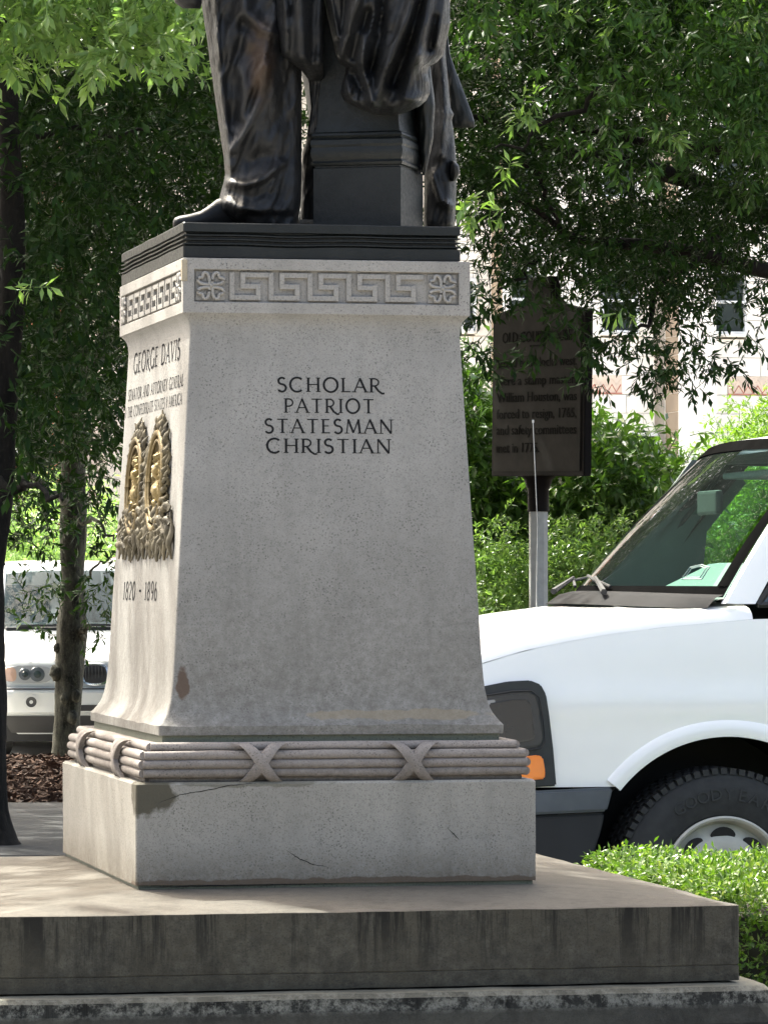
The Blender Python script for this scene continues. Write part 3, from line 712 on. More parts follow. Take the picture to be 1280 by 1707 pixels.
loft_px('coat_sleeve', [(-80, 280, 336, 0, .06), (-20, 284, 336, 0, .06), (5, 292, 337, 0, .05), (14, 305, 334, 0, .03)], 11.9, M_brf, [], 32, 4)
# pillar beside the figure
pa = R(-14.5); pf = Vector((math.cos(pa), math.sin(pa), 0)); pn = Vector((-math.sin(pa), math.cos(pa), 0))
PC = at(668, 383, 11.93); PC.z = ZB1
def pillar_ring(z, wf, dd, inset):   # corner PC is front right; wf width to the left, dd depth
    c0 = PC+pn*inset-pf*inset
    c1 = c0-pf*(wf-2*inset); c2 = c1+pn*(dd-2*inset); c3 = c0+pn*(dd-2*inset)
    pts = []
    for a, b_ in ((c0, c3), (c3, c2), (c2, c1), (c1, c0)):
        pts += [a+(b_-a)*t/8 for t in range(8)]
    return [Vector((q.x, q.y, z))-STO for q in pts]
def zpx(y): return at(600, y, 11.95).z
RG = []
for (y, ins) in ((378, 0), (300, 0), (279, 0), (277.5, .004), (275, .004), (274, -.003), (270, -.006), (266, -.001), (262, -.004), (252, -.007), (244, -.004), (240, -.007), (232, -.006), (228, .001), (225, -.004), (221, -.002), (218, .004), (213, .006), (200, .009), (190, .01), (60, .012), (-180, .014)):
    wf = .247; r = pillar_ring(ZB1-.0003 if y == 378 else zpx(y), wf, .25, ins)
    RG.append([v+Vector((0, 0, .0025*vnoise(v.x, v.y, y, 9))) if 220 < y < 272 else v for v in r])
MB().rings(RG).build('pillar', M_br, stat, 25)
# draped cloth over the pillar
dr = [([(600, -160), (596, 0), (580, 50), (566, 95)], 7, .05), ([(552, 0), (562, 60)], 4, .03), ([(575, 0), (572, 55)], 5, -.03), ([(665, -160), (690, 0), (668, 60), (640, 120), (622, 175)], 9, .055), ([(640, -20), (632, 60), (618, 118)], 7, -.05), ([(605, 60), (604, 110), (620, 170)], 6, .05),
      ([(612, 20), (590, 95)], 6, -.035), ([(722, -100), (712, 30), (694, 95), (676, 160)], 9, .05), ([(700, 0), (684, 60), (655, 140)], 7, -.055), ([(740, 0), (728, 70)], 6, .035), ([(700, 95), (706, 135), (690, 165)], 9, .035), ([(655, 178), (700, 165)], 8, .03), ([(575, 135), (585, 165), (600, 178)], 6, .03), ([(590, 125), (605, 150)], 7, -.045), ([(725, 30), (716, 80)], 5, -.03)]
loft_px('draped_cloth', [(-170, 535, 748, .03, .16), (0, 541, 749, 0, .16), (40, 549, 750, 0, .16), (62, 554, 745, 0, .155), (92, 560, 738, 0, .15), (104, 566, 728, 0, .145), (112, 577, 714, 0, .14), (122, 576, 713, 0, .13), (135, 572, 716, 0, .125), (155, 568, 716, 0, .12), (168, 574, 710, 0, .11), (178, 592, 698, 0, .09), (186, 612, 680, .01, .06), (192, 630, 664, .02, .02)], 11.95, M_brf, dr, 220, 2, pw=.9, rk=1.25, ra_=.8, cre=.012)
loft_px('coat_tail', [(60, 730, 747, 0, .02), (90, 736, 750, 0, .02), (120, 742, 760, 0, .022), (150, 746, 772, 0, .025), (180, 748, 783, 0, .025), (205, 750, 791, 0, .02), (213, 754, 790, 0, .008)], 12.5, M_br, [], 40, 5)
loft_px('hanging_robe', [(60, 722, 744, 0, .05), (90, 716, 742, 0, .06), (120, 712, 745, 0, .06), (180, 712, 751, 0, .06), (190, 710, 756, 0, .065), (200, 710, 753, 0, .065), (240, 709, 758, 0, .07), (280, 707, 761, 0, .075), (320, 707, 760, 0, .08), (372, 706, 758, 0, .08), (379, 708, 757, 0, .075)], 12.32, M_brf, [([(735, 90), (742, 180), (735, 260)], 7, .03), ([(722, 290), (735, 335), (755, 345)], 6, .03), ([(745, 300), (750, 370)], 8, .02)], 60, 5)
loft_px('hanging_robe', [(268, 752, 757, 0, .02), (276, 750, 765, 0, .03), (290, 750, 766, 0, .03), (302, 752, 759, 0, .02)], 12.25, M_brf, [], 24, 3)
loft_px('coat_tail', [(100, 688, 716, 0, .04), (150, 690, 722, 0, .045), (175, 692, 725, 0, .045), (230, 697, 722, 0, .04), (270, 702, 714, 0, .03), (292, 704, 708, 0, .012)], 12.12, M_br, [], 40, 5)

# ============================================================ WHITE VAN
VO = at(1205, 1649, 15.2); VO.z = .004
van = empty('parked_van', VO, YAW, label='large white van parked behind the hedge, black windscreen surround and orange side marker', cat='van')
def vs(px, py, yo=0.0):   # ray through a pixel onto the plane y=yo of the van's own frame -> (s, z)
    d = at(px, py, 1.0)-Vector((0, 0, EYE)); o_ = Vector((0, 0, EYE))-VO
    ny = Vector((-sa, ca, 0)); t = (yo-o_.dot(ny))/d.dot(ny); p = o_+d*t
    return (p.x*ca+p.y*sa, p.z)
VW = 2.0; NY = 2.0
# side panel outline with both wheel arches
WC = vs(1212, 1467); AR = .50; BL = 4.9; RW = 3.43
belt = [(-.98, 1.10), (-.93, 1.17), (-.84, 1.215), (-.70, 1.255), (-.55, 1.285), (-.40, 1.31), (-.2, 1.335), (0, 1.352), (.12, 1.362), (.5, 1.37), (BL, 1.38)]
def side(y):
    out = 1 if y < 1 else -1
    ss = sorted(set([-.98, -.95, -.9]+list(np.linspace(-.85, BL, 60))+[c+AR*math.cos(R(a)) for c in (WC[0], RW) for a in np.linspace(0, 180, 37)]))
    bs_, bz_ = [q[0] for q in belt], [q[1] for q in belt]; RG = []
    for q in ss:
        zb_ = .735 if q < WC[0] else .45
        for c in (WC[0], RW):
            if abs(q-c) < AR: zb_ = max(zb_, .409+math.sqrt(max(0, AR*AR-(q-c)**2)))
        zt_ = float(np.interp(q, bs_, bz_))-.05; row = []
        for k in range(13):
            z = zb_+(zt_-zb_)*k/12
            yo = .0+.02*max(0, (z-.9)/max(.1, zt_-.9))**2-.008*math.exp(-((z-1.02)/.05)**2)
            row.append(Vector((q, y+out*yo, z)))
        RG.append(row)
    b = MB(); b.rings(RG, cap=False, close=False); b.build('body_side', M_white, van, 50)
side(0); side(VW)
# shoulder + bonnet grid
ysec = [(0.02, -.05), (.026, -.03), (.042, -.012), (.075, 0.0), (.16, .006), (.45, .014), (1.0, .02), (1.55, .014), (1.84, .006), (1.925, 0), (1.958, -.012), (1.974, -.03), (1.98, -.05)]
hood = [(s, z) for s, z in belt if s <= .12]
RG = []
for s, z in hood:
    RG.append([Vector((s-.10*math.sin(math.pi*y/2)*(1 if s < .1 else 2), y, z+dz)) for y, dz in ysec])
b = MB(); b.rings(RG, cap=False, close=False); b.build('bonnet', M_white, van, 50)
# front end: curved panel
RG = []
for z, so_ in ((.42, .02), (.55, -.02), (.73, 0), (.76, .0), (1.0, 0), (1.11, .0)):
    RG.append([Vector((-.98+so_-.10*math.sin(math.pi*y/2), y, z)) for y, dz in ysec])
b = MB(); b.rings(RG, cap=False, close=False); b.build('front_panel', M_white, van, 60)
b = MB(); 
for k in range(7): b.box(-1.12, -1.06, .32, 1.68, .78+k*.05, .80+k*.05, .004)
b.build('grille', M_plas, van)
# rear body: shoulder cap from the cab back, roof and upper walls
b = MB(); tz = 1.99; ti = .16
b.rings([[Vector((s, y, z)) for y, z in ((0.02, 1.32), (.03, 1.38), (ti-.02, 1.90), (ti+.06, tz-.02), (.6, tz+.02), (1.0, tz+.03), (1.4, tz+.02), (2-ti-.06, tz-.02), (2-ti+.02, 1.90), (1.97, 1.38), (1.98, 1.32))] for s in (1.42, 2.5, 3.6, BL)], cap=False, close=False)
b.add([(BL, 0, .45), (BL, 2, .45), (BL, 1.97, 1.38), (BL, 2-ti, tz-.02), (BL, ti, tz-.02), (BL, .03, 1.38)], [(0, 1, 2, 3, 4, 5)])
b.build('cargo_body', M_white, van, 40)
def wsp(t, u, n_=0):   # windscreen surface: t 0 base..1 top, u 0 near side..1 far side
    bulge = math.sin(math.pi*u)**.75
    s0 = .02-.25*bulge; s1 = .46-.10*bulge
    y0 = .06+u*1.88; y1 = .19+u*1.62
    s = s0+(s1-s0)*t-.04*math.sin(math.pi*t)*.6; y = y0+(y1-y0)*t; z = 1.385+.0*bulge+(1.945-1.385)*t+.02*bulge*t
    return Vector((s-n_*.7, y, z+n_*.7))
def patch(t0, t1, u0, u1, n_, nt_=8, nu=20):
    V = [wsp(t0+(t1-t0)*i/nt_, u0+(u1-u0)*j/nu, n_) for i in range(nt_+1) for j in range(nu+1)]
    Fc = [(i*(nu+1)+j, i*(nu+1)+j+1, (i+1)*(nu+1)+j+1, (i+1)*(nu+1)+j) for i in range(nt_) for j in range(nu)]
    return V, Fc
V, Fc = patch(.05, .97, .035, .965, 0); ws = obj('windscreen', V, Fc, M_glass, van, 60)
M_frit = simple('black_windscreen_border', (.005, .005, .005), .55, var=.2, spec=0)
for nm, a in (('lower', (0.0, .07, .0, 1.0)), ('upper', (.93, 1.0, .0, 1.0)), ('near', (.07, .93, .0, .022)), ('far', (.07, .93, .965, 1.0))):
    V, Fc = patch(*a, .004, 8, 20 if nm in ('lower', 'upper') else 3); o = obj('windscreen_border', V, Fc, M_frit, van, 60)
# roof over the cab
RG = []
for i in range(6):
    t = i/5; row = []
    for j in range(21):
        u = j/20; p = wsp(1, u, .004); q = Vector((1.42, ti+.0+u*(2-2*ti), 0)); s = p.x+(1.42-p.x)*t; y = p.y+(q.y-p.y)*t
        zr = 1.965+.055*math.sin(math.pi*u)**.5*min(1, t*3+.2) - .02*(1-t)**3
        row.append(Vector((s, y, max(zr, p.z if i == 0 else zr)))) if i else row.append(Vector((p.x, p.y, p.z)))
    RG.append(row)
b = MB(); b.rings(RG, cap=False, close=False); b.build('cab_roof', M_white, van, 50)
V = [Vector((v.x+.03, v.y, v.z-.05)) for r in RG for v in r]; b = MB(); b.add(V, [(i*21+j, i*21+j+1, (i+1)*21+j+1, (i+1)*21+j) for i in range(5) for j in range(20)]); b.build('headliner', simple('dark_headliner', (.07, .075, .08), .9), van)
# A pillars, window frames, cab door windows on both sides
def wy(z, far): 
    y = .03+(z-1.38)/(1.90-1.38)*(ti-.05); return 2-y if far else y
for far in (0, 1):
    b = MB(); rows = []
    base = wsp(0, 1 if far else 0); top = wsp(1, 1 if far else 0)
    for i in range(9):
        t = i/8; p = wsp(t, 1 if far else 0)+Vector((.10 if far else 0, 0, 0)); z = p.z-.02*(1-t)
        w_ = .105; yy = wy(z, far); e = .01 if not far else -.01
        rows.append([Vector((p.x-.01, p.y, z)), Vector((p.x+.0, yy+e*.5, z+.002)), Vector((p.x+.03, yy, z)), Vector((p.x+w_, yy, z)), Vector((p.x+w_+.01, yy+(.03 if not far else -.03), z))])
    b.rings(rows, cap=False, close=False); b.build('windscreen_pillar', M_frit if far else M_white, van, 50)
    b = MB()
    sA = top.x+.10
    tr = [Vector((s, wy(z, far), z)) for s, z in ((sA-.02, 1.90), (1.46, 1.90), (1.46, 1.975), (sA-.05, 1.965))]
    b.add(tr, [(0, 1, 2, 3)]); bp = [Vector((s, wy(z, far), z)) for s, z in ((1.28, 1.36), (1.46, 1.36), (1.46, 1.91), (1.28, 1.91))]; b.add(bp, [(0, 1, 2, 3)]); b.build('door_frame', M_white, van)
    gp = [Vector((s, wy(z, far)+(.006 if not far else -.006), z)) for s, z in ((base.x+.115, 1.362), (1.30, 1.362), (1.30, 1.905), (sA-.0, 1.905))]
    obj('side_window', gp, [(0, 1, 2, 3)], M_glass if far else M_dglass, van)
    fr = MB(); fr.tube([p for p in gp]+[gp[0]], .012, 6).build('window_seal', M_black, van)
# floor, interior
MB().box(-.1, 1.4, .08, 1.92, .5, .56).build('cab_floor', M_black, van)
MB().box(1.44, 1.47, .06, 1.94, .5, 1.93).build('cab_bulkhead', simple('bulkhead_panel', (.03, .035, .035), .8), van)
RG = []
for s, z in ((-.28, 1.34), (-.10, 1.395), (.10, 1.41), (.30, 1.405), (.42, 1.37), (.46, 1.25), (.46, .7)):
    RG.append([Vector((s+(.20 if s < 0 else .12)*(1-math.sin(math.pi*min(1, max(0, (y-.06)/1.88)))**.6), y, z+(.10*math.exp(-((y-.42)/.38)**4) if s > .05 else 0))) for y in np.linspace(.09, 1.91, 19)])
b = MB(); b.rings(RG, cap=False, close=False); b.build('dashboard', M_trim, van, 60)
MB().box(.25, 1.3, 1.86, 1.93, .6, 1.36, .02).build('door_lining', M_trim, van)
for y in (.55, 1.45):
    b = MB(); M_ = Matrix.Translation((.98, y, .85)) @ Matrix.Rotation(R(12), 4, 'Y')
    b.box(-.08, .08, -.25, .25, 0, .62, .05, M_); b.box(-.05, .05, -.13, .13, .66, .86, .04, M_); b.box(-.02, .02, -.06, .06, .58, .7, 0, M_)
    b.box(.45, 1.0, y-.25, y+.25, .72, .88, .05); b.build('seat', M_seat, van, 50)
b = MB(); M_ = Matrix.Translation((.50, .55, 1.34)) @ Matrix.Rotation(R(62), 4, 'Y')
b.tube([M_ @ Vector((.19*math.cos(a), .19*math.sin(a), 0)) for a in np.linspace(0, 2*math.pi, 33)], .014, 8, False); b.tube([M_ @ Vector((-.18, 0, 0)), M_ @ Vector((.18, 0, 0))], .018, 6); b.tube([M_ @ Vector((0, -.18, 0)), M_ @ Vector((0, .18, 0))], .018, 6)
b.build('steering_wheel', M_plas, van, 60)
MB().box(.22, .25, .86, 1.12, 1.69, 1.78, .012).build('rear_view_mirror', M_black, van)
b = MB(); b.box(.35, .47, 1.94, 2.16, 1.42, 1.66, .03); b.build('door_mirror', M_plas, van, 40)
obj('pillar_trim', [(s, 1.895+.02*k, z) for k in (0, 1) for s, z in ((-.02, 1.34), (.45, 1.34), (.48, 1.64), (.64, 1.83), (.56, 1.92), (.42, 1.92))], [(0, 1, 2, 3, 4, 5), (11, 10, 9, 8, 7, 6), (1, 0, 6, 7), (2, 1, 7, 8), (3, 2, 8, 9), (4, 3, 9, 10), (5, 4, 10, 11), (0, 5, 11, 6)], M_trim, van)
for y0, y1 in ((.25, .92), (1.08, 1.75)):
    MB().box(.50, .74, y0, y1, 1.84, 1.865, .01).build('sun_visor', M_seat, van)
# cowl and wipers
RG = []
for (ds, dz) in ((-.10, -.035), (-.05, .0), (.0, .012), (.03, .012)):
    RG.append([Vector((wsp(0, u).x+ds*(1 if .02 < u < .98 else .6), wsp(0, u).y, 1.385+dz+.012*math.sin(math.pi*u))) for u in np.linspace(0, 1, 25)])
b = MB(); b.rings(RG, cap=False, close=False); b.build('cowl', M_matt, van, 60)
for (u0, u1) in ((.30, .62), (.72, .98)):
    p0 = wsp(.0, u0, .03); p1 = wsp(.09, u1, .02); mid = (p0+p1)/2+Vector((-.02, 0, .03))
    q = MB().tube([p0+Vector((-.05, 0, 0)), mid], [.012, .007], 6).build('wiper_arm', M_black, van)
    a_, c_ = wsp(.05, u1-.24, .015), wsp(.12, min(.97, u1+.02), .015); q2 = MB().tube([a_, mid+Vector((0, 0, -.01)), c_], .006, 6).build('wiper_blade', M_black, van)
# inspection sticker on the glass
M_stk = simple('pale_sticker', (.16, .22, .21), .4)
V, Fc = patch(.17, .21, .10, .13, -.006, 3, 4)
def stk(tc, uc, ht, hu):
    P = [wsp(tc-ht, uc-hu, .006), wsp(tc-ht, uc+hu, .006), wsp(tc+ht*.6, uc+hu, .006), wsp(tc+ht, uc, .006), wsp(tc+ht*.6, uc-hu, .006)]
    P.append(P[0]); MB().tube(P, .0025, 5).build('window_sticker', M_stk, van)
stk(.155, .10, .045, .03); stk(.155, .10, .035, .022)
# head lamp surround, lens, marker
def plate(name, poly, y0, th, mat, parent=van, bev=.012):
    bm = bmesh.new(); f = bm.faces.new([bm.verts.new((s, y0, z)) for s, z in poly])
    r = bmesh.ops.extrude_face_region(bm, geom=[f]); vs_ = [g for g in r['geom'] if isinstance(g, bmesh.types.BMVert)]
    for v in vs_: v.co.y += th
    if bev: bmesh.ops.bevel(bm, geom=bm.edges[:], offset=bev, segments=2, affect='EDGES')
    bmesh.ops.recalc_face_normals(bm, faces=bm.faces[:])
    me = bpy.data.meshes.new(name); bm.to_mesh(me); bm.free(); me.materials.append(mat); me.shade_smooth(); me.set_sharp_from_angle(angle=R(40))
    o = bpy.data.objects.new(name, me); COL.objects.link(o); o.parent = parent; return o
def pxl(L): return [vs(x, y) for x, y in L]
sur = plate('headlamp_surround', pxl([(795, 1146), (845, 1136), (882, 1134), (900, 1141), (909, 1158), (914, 1190), (921, 1250), (926, 1310), (795, 1318)]), .004, -.016, M_plas, van, .005)
pan = plate('lamp_panel', pxl([(800, 1162), (850, 1155), (880, 1154), (892, 1162), (897, 1190), (902, 1235), (896, 1244), (840, 1252), (800, 1253)]), -.010, -.014, simple('dark_lamp_panel', (.022, .025, .031), .35, coat=.3), van, .006)
for r0_, yy0 in ((1183, 0),): pass
lamp_in = plate('lamp_recess', pxl([(812, 1172), (848, 1166), (874, 1165), (880, 1172), (884, 1196), (888, 1226), (883, 1233), (842, 1240), (812, 1241)]), -.026, -.003, simple('shaded_lamp_recess', (.015, .018, .023), .25, coat=.4), pan, .004)
MB().tube([Vector((s_, -.029, z_)) for s_, z_ in pxl([(800, 1160), (850, 1152), (882, 1151), (895, 1162), (900, 1190), (905, 1236), (897, 1247), (840, 1255), (800, 1256)])], .003, 6).build('lamp_gasket', M_black, pan)
b = plate('side_marker', pxl([(860, 1262), (893, 1258), (902, 1262), (906, 1285), (905, 1298), (860, 1302)]), -.010, -.016, M_orange, van, .005)
plate('headlamp', pxl([(800, 1168), (822, 1166), (824, 1192), (800, 1200)]), -.022, -.006, M_lamp, van, .002)
# arch flare, wheel well, bumper
def arcring(r0, r1, ya, yb, a0, a1, c, n=48):
    V = []
    for a in np.linspace(a0, a1, n+1):
        for r_, y in ((r0, .02), (r0, ya), ((r0+r1)/2, yb), (r1, ya*.6), (r1+.008, .004)): V.append((c+r_*math.cos(R(a)), y, .409+r_*math.sin(R(a))))
    return V, [(i*5+k, i*5+k+1, (i+1)*5+k+1, (i+1)*5+k) for i in range(n) for k in range(4)]
for c_ in (WC[0], RW):
    V, Fc = arcring(AR-.004, AR+.050, -.010, -.014, 2, 141 if c_ < 1 else 178, c_); obj('wheel_arch_flare', V, Fc, M_white, van, 60)
    for y0, y1 in ((.02, .55), (1.45, 1.98)):
        V = []; n = 30
        for a in np.linspace(-10, 190, n+1): V += [(c_+(AR+.01)*math.cos(R(a)), y0, .409+(AR+.01)*math.sin(R(a))), (c_+(AR+.01)*math.cos(R(a)), y1, .409+(AR+.01)*math.sin(R(a)))]
        yi = y1 if y0 < 1 else y0
        Fc = [(2*i, 2*i+1, 2*i+3, 2*i+2) for i in range(n)]; V.append((c_, yi, .4)); k = 1 if y0 < 1 else 0
        Fc += [(2*i+k, 2*i+2+k, len(V)-1) for i in range(n)]
        obj('wheel_well', V, Fc, M_black, van)
bmp = plate('bumper', pxl([(790, 1322), (930, 1316), (1018, 1312), (1014, 1330), (1008, 1352), (790, 1362)]), .0, -.03, M_bump, van, .008)
plate('lower_bumper', pxl([(790, 1364), (1006, 1354), (1000, 1385), (992, 1408), (985, 1440), (790, 1455)]), .0, -.018, M_black, van, .008)
RG = [[Vector((-1.0+so_-.12*math.sin(math.pi*y/2), y, z)) for y in np.linspace(-.03, 2.03, 21)] for z, so_ in ((.45, .03), (.50, -.05), (.62, -.08), (.72, -.07), (.735, 0))]
b = MB(); b.rings(RG, cap=False, close=False); b.build('front_bumper', M_bump, van, 50)
MB().box(-.9, BL-.1, .1, 1.9, .38, .46, .01).build('underbody', M_black, van)
MB().box(.55+WC[0], RW-.52, .0, .04, .36, .46, .01).build('sill', M_white, van)
# wheels
def lathe(prof, n=64, ax='y'):
    RG = [[Vector((r_*math.cos(a), y, r_*math.sin(a))) for a in np.linspace(0, 2*math.pi, n+1)[:-1]] for r_, y in prof]
    b = MB(); b.rings(RG, cap=False); return b
def wheel(c_, y, flip):
    w = empty('wheel', (c_, y, .409)); w.parent = van
    k = -1 if flip else 1
    tr = .378
    b = lathe([(.215, .03*k), (.222, .008*k), (.25, -.004*k), (.30, -.010*k), (.335, -.006*k), (.352, .006*k), (.366, .014*k), (tr, .03*k), (tr+.002, .12*k), (tr, .20*k), (.36, .225*k), (.30, .24*k), (.215, .22*k)], 96)
    for i in range(72):   # tread blocks
        for rowk, (ya, yb) in enumerate(((.006, .05), (.06, .11), (.12, .17), (.18, .225))):
            M_ = Matrix.Rotation(2*math.pi*(i+.5*(rowk % 2))/72, 4, 'Y')
            b.box(-.011, .011, min(ya*k, yb*k), max(ya*k, yb*k), tr-.014, tr+.007, 0, M_)
    b.build('tyre', M_rub, w, 40)
    b = lathe([(.216, .03*k), (.219, .0*k), (.212, -.006*k), (.204, .0*k), (.198, .03*k), (.190, .045*k), (.17, .035*k), (.14, .018*k), (.11, .015*k), (.085, .02*k), (.08, -.01*k), (.072, -.02*k), (.04, -.024*k), (.001, -.024*k)], 72)
    r_ = b.build('rim', M_rim, w, 40)
    for i in range(8):
        a = math.pi/2+i*math.pi/4; M_ = Matrix.Rotation(-a, 4, 'Y') @ Matrix.Translation((.155, .0245*k, 0))
        P = [M_ @ Vector((.022*math.cos(t)+.004*math.cos(2*t), -.004*k-.35*k*.022*math.cos(t), .045*math.sin(t))) for t in np.linspace(0, 2*math.pi, 21)[:-1]]
        b = MB(); b.rings([P, [q+Vector((0, .004*k, 0)) for q in P]]); b.build('vent_hole', M_black, r_)
    return w
ww = wheel(WC[0], .035, False); wheel(RW, .035, False); wheel(WC[0], 1.965, True); wheel(RW, 1.965, True)
# raised tyre lettering
def text_mesh(s, size, ext=0, align='CENTER'):
    cu = bpy.data.curves.new('t', 'FONT'); cu.body = s; cu.size = size; cu.align_x = align; cu.extrude = ext; cu.resolution_u = 2
    o = bpy.data.objects.new('t', cu); COL.objects.link(o)
    bpy.context.view_layer.update(); me = bpy.data.meshes.new_from_object(o.evaluated_get(bpy.context.evaluated_depsgraph_get()))
    COL.objects.unlink(o); bpy.data.objects.remove(o); return me
b = MB()
for i, ch in enumerate('GOODYEAR'):
    me = text_mesh(ch, .06, .0015); a = R(90+34-i*9.2)
    M_ = Matrix.Rotation(math.pi/2-a, 4, 'Y') @ Matrix.Translation((0, -.0115, .275)) @ Matrix.Rotation(math.pi/2, 4, 'X')
    b.add([M_ @ v.co for v in me.vertices], [list(p.vertices) for p in me.polygons])
b.build('tyre_lettering', simple('tyre_letter_rubber', (.031, .031, .031), .8), ww, kind='stuff')
# aerial on the far wing
p0 = at(893, 1021, 17.0); p1 = at(888, 705, 17.0)
iv = Matrix.Rotation(-YAW, 4, 'Z') @ Matrix.Translation(-VO)
b = MB(); p0.z -= .06; b.tube([iv @ p0, iv @ ((p0+p1)/2+Vector((.012, 0, 0))), iv @ p1], [.003, .0022, .0016], 6)
b.add(*(lambda q: (q.V, q.F))(MB().tube([iv @ p1, iv @ (p1+Vector((0, 0, .012)))], .004, 6))); b.build('aerial', simple('steel_aerial', (.35, .36, .36), .35, .8), van)

# ============================================================ WHITE SUV (left, far)
SO = Vector(((185-640)/F*36, 36.0, .006))
suv = empty('parked_suv', SO, R(13), label='white sport utility car parked nose-on behind the left tree', cat='car')
M_silver = simple('pearl_white_paint', (.42, .44, .45), .28, var=.02, coat=.7)
def fas(x, z):
    y = float(np.interp(z, [.20, .30, .36, .38, .54, .565, .585, .62, .70, .775, .81, .83], [.02, -.02, -.03, -.07, -.085, -.06, -.015, -.012, .005, .04, .09, .14]))
    ax = abs(x); return y+.12*(ax/.9)**2.2+.35*max(0, ax-.80)**1.1*1.6+.9*max(0, ax-.885)
XS = list(np.linspace(-.935, .935, 61)); b = MB(); RG = []
for z in (.20, .30, .36, .38, .42, .46, .50, .54, .555, .565, .585, .60, .64, .68, .72, .75, .775, .80, .815, .83):
    RG.append([Vector((x, fas(x, z), z)) for x in XS])
for t in np.linspace(.08, 1, 12):
    row = []
    for x in XS:
        y0 = fas(x, .83); sw = max(0, (abs(x)-.70)/.235)
        row.append(Vector((x*(1-.17*t**2*(0 if abs(x) < .7 else 1)*0-.03*t), y0+(1.16-y0)*t, .83+(1.07-.83)*t**.8-.13*sw**2*min(1, t*3)*.9+.012*math.exp(-((abs(x)-.5)/.05)**2)*min(1, t*4))))
    RG.append(row)
b.rings(RG, cap=False, close=False); b.build('nose', M_silver, suv, 45)
RG = []
for (y, zs, tw) in ((.42, .80, .92), (1.1, .97, .90), (1.25, 1.03, .78), (3.8, 1.06, .76), (4.5, 1.02, .7), (4.62, .95, .6)):
    half = [(.90, .24), (.925, .32), (.935, .6), (.93, zs-.14), (.90, zs-.04), (tw-.02, zs), (.3, zs+.0), (0, zs+.0)]
    if y < 1.2: half = [(.90, .24), (.925, .32), (.935, .55), (.934, zs-.16), (.93, zs-.12), (.9, zs-.14), (.4, zs-.2), (0, zs-.2)]
    RG.append([Vector((x, y, z)) for x, z in half]+[Vector((-x, y, z)) for x, z in half[::-1][1:]])
b = MB(); b.rings(RG); b.build('body', M_silver, suv, 45)
def on_fas(name, cx_, cz_, hx_, hz_, n_, mat, par, p=.5, dome=.004):
    RG = []
    for k in (1, .97, .8, .5, .02):
        row = []
        for a in np.linspace(0, 2*math.pi, 33)[:-1]:
            x = cx_+hx_*k*math.copysign(abs(math.cos(a))**p, math.cos(a)); z = cz_+hz_*k*math.copysign(abs(math.sin(a))**p, math.sin(a))
            row.append(Vector((x, fas(x, z)-(n_ if k < 1 else -.004)-dome*(1-k), z)))
        RG.append(row)
    b = MB(); b.rings(RG, cap=False); return b.build(name, mat, par, 50)
gh = [(1.15, 1.07, .74), (1.9, 1.545, .60), (2.1, 1.61, .585), (2.8, 1.64, .59), (3.9, 1.60, .58), (4.45, 1.1, .70)]
RG = [[Vector((x, y-.06*(1-(x/.6)**2)*(1 if y < 2 else 0), z-.03*abs(x/w_)**4)) for x in np.linspace(-w_, w_, 15)] for y, z, w_ in gh]
b = MB(); b.rings(RG[1:], cap=False, close=False); b.build('roof', M_silver, suv, 50)
V = []; nU = 14; nT = 8
for i in range(nT+1):
    t = i/nT
    for j in range(nU+1):
        u = j/nU*2-1; w_ = .76+(.62-.76)*t; V.append((u*w_, 1.10+.78*t-.10*(1-u*u), 1.065+(1.545-1.065)*t+.01*(1-u*u)))
obj('windscreen', V, [(i*(nU+1)+j, i*(nU+1)+j+1, (i+1)*(nU+1)+j+1, (i+1)*(nU+1)+j) for i in range(nT) for j in range(nU)], M_wglass, suv, 60)
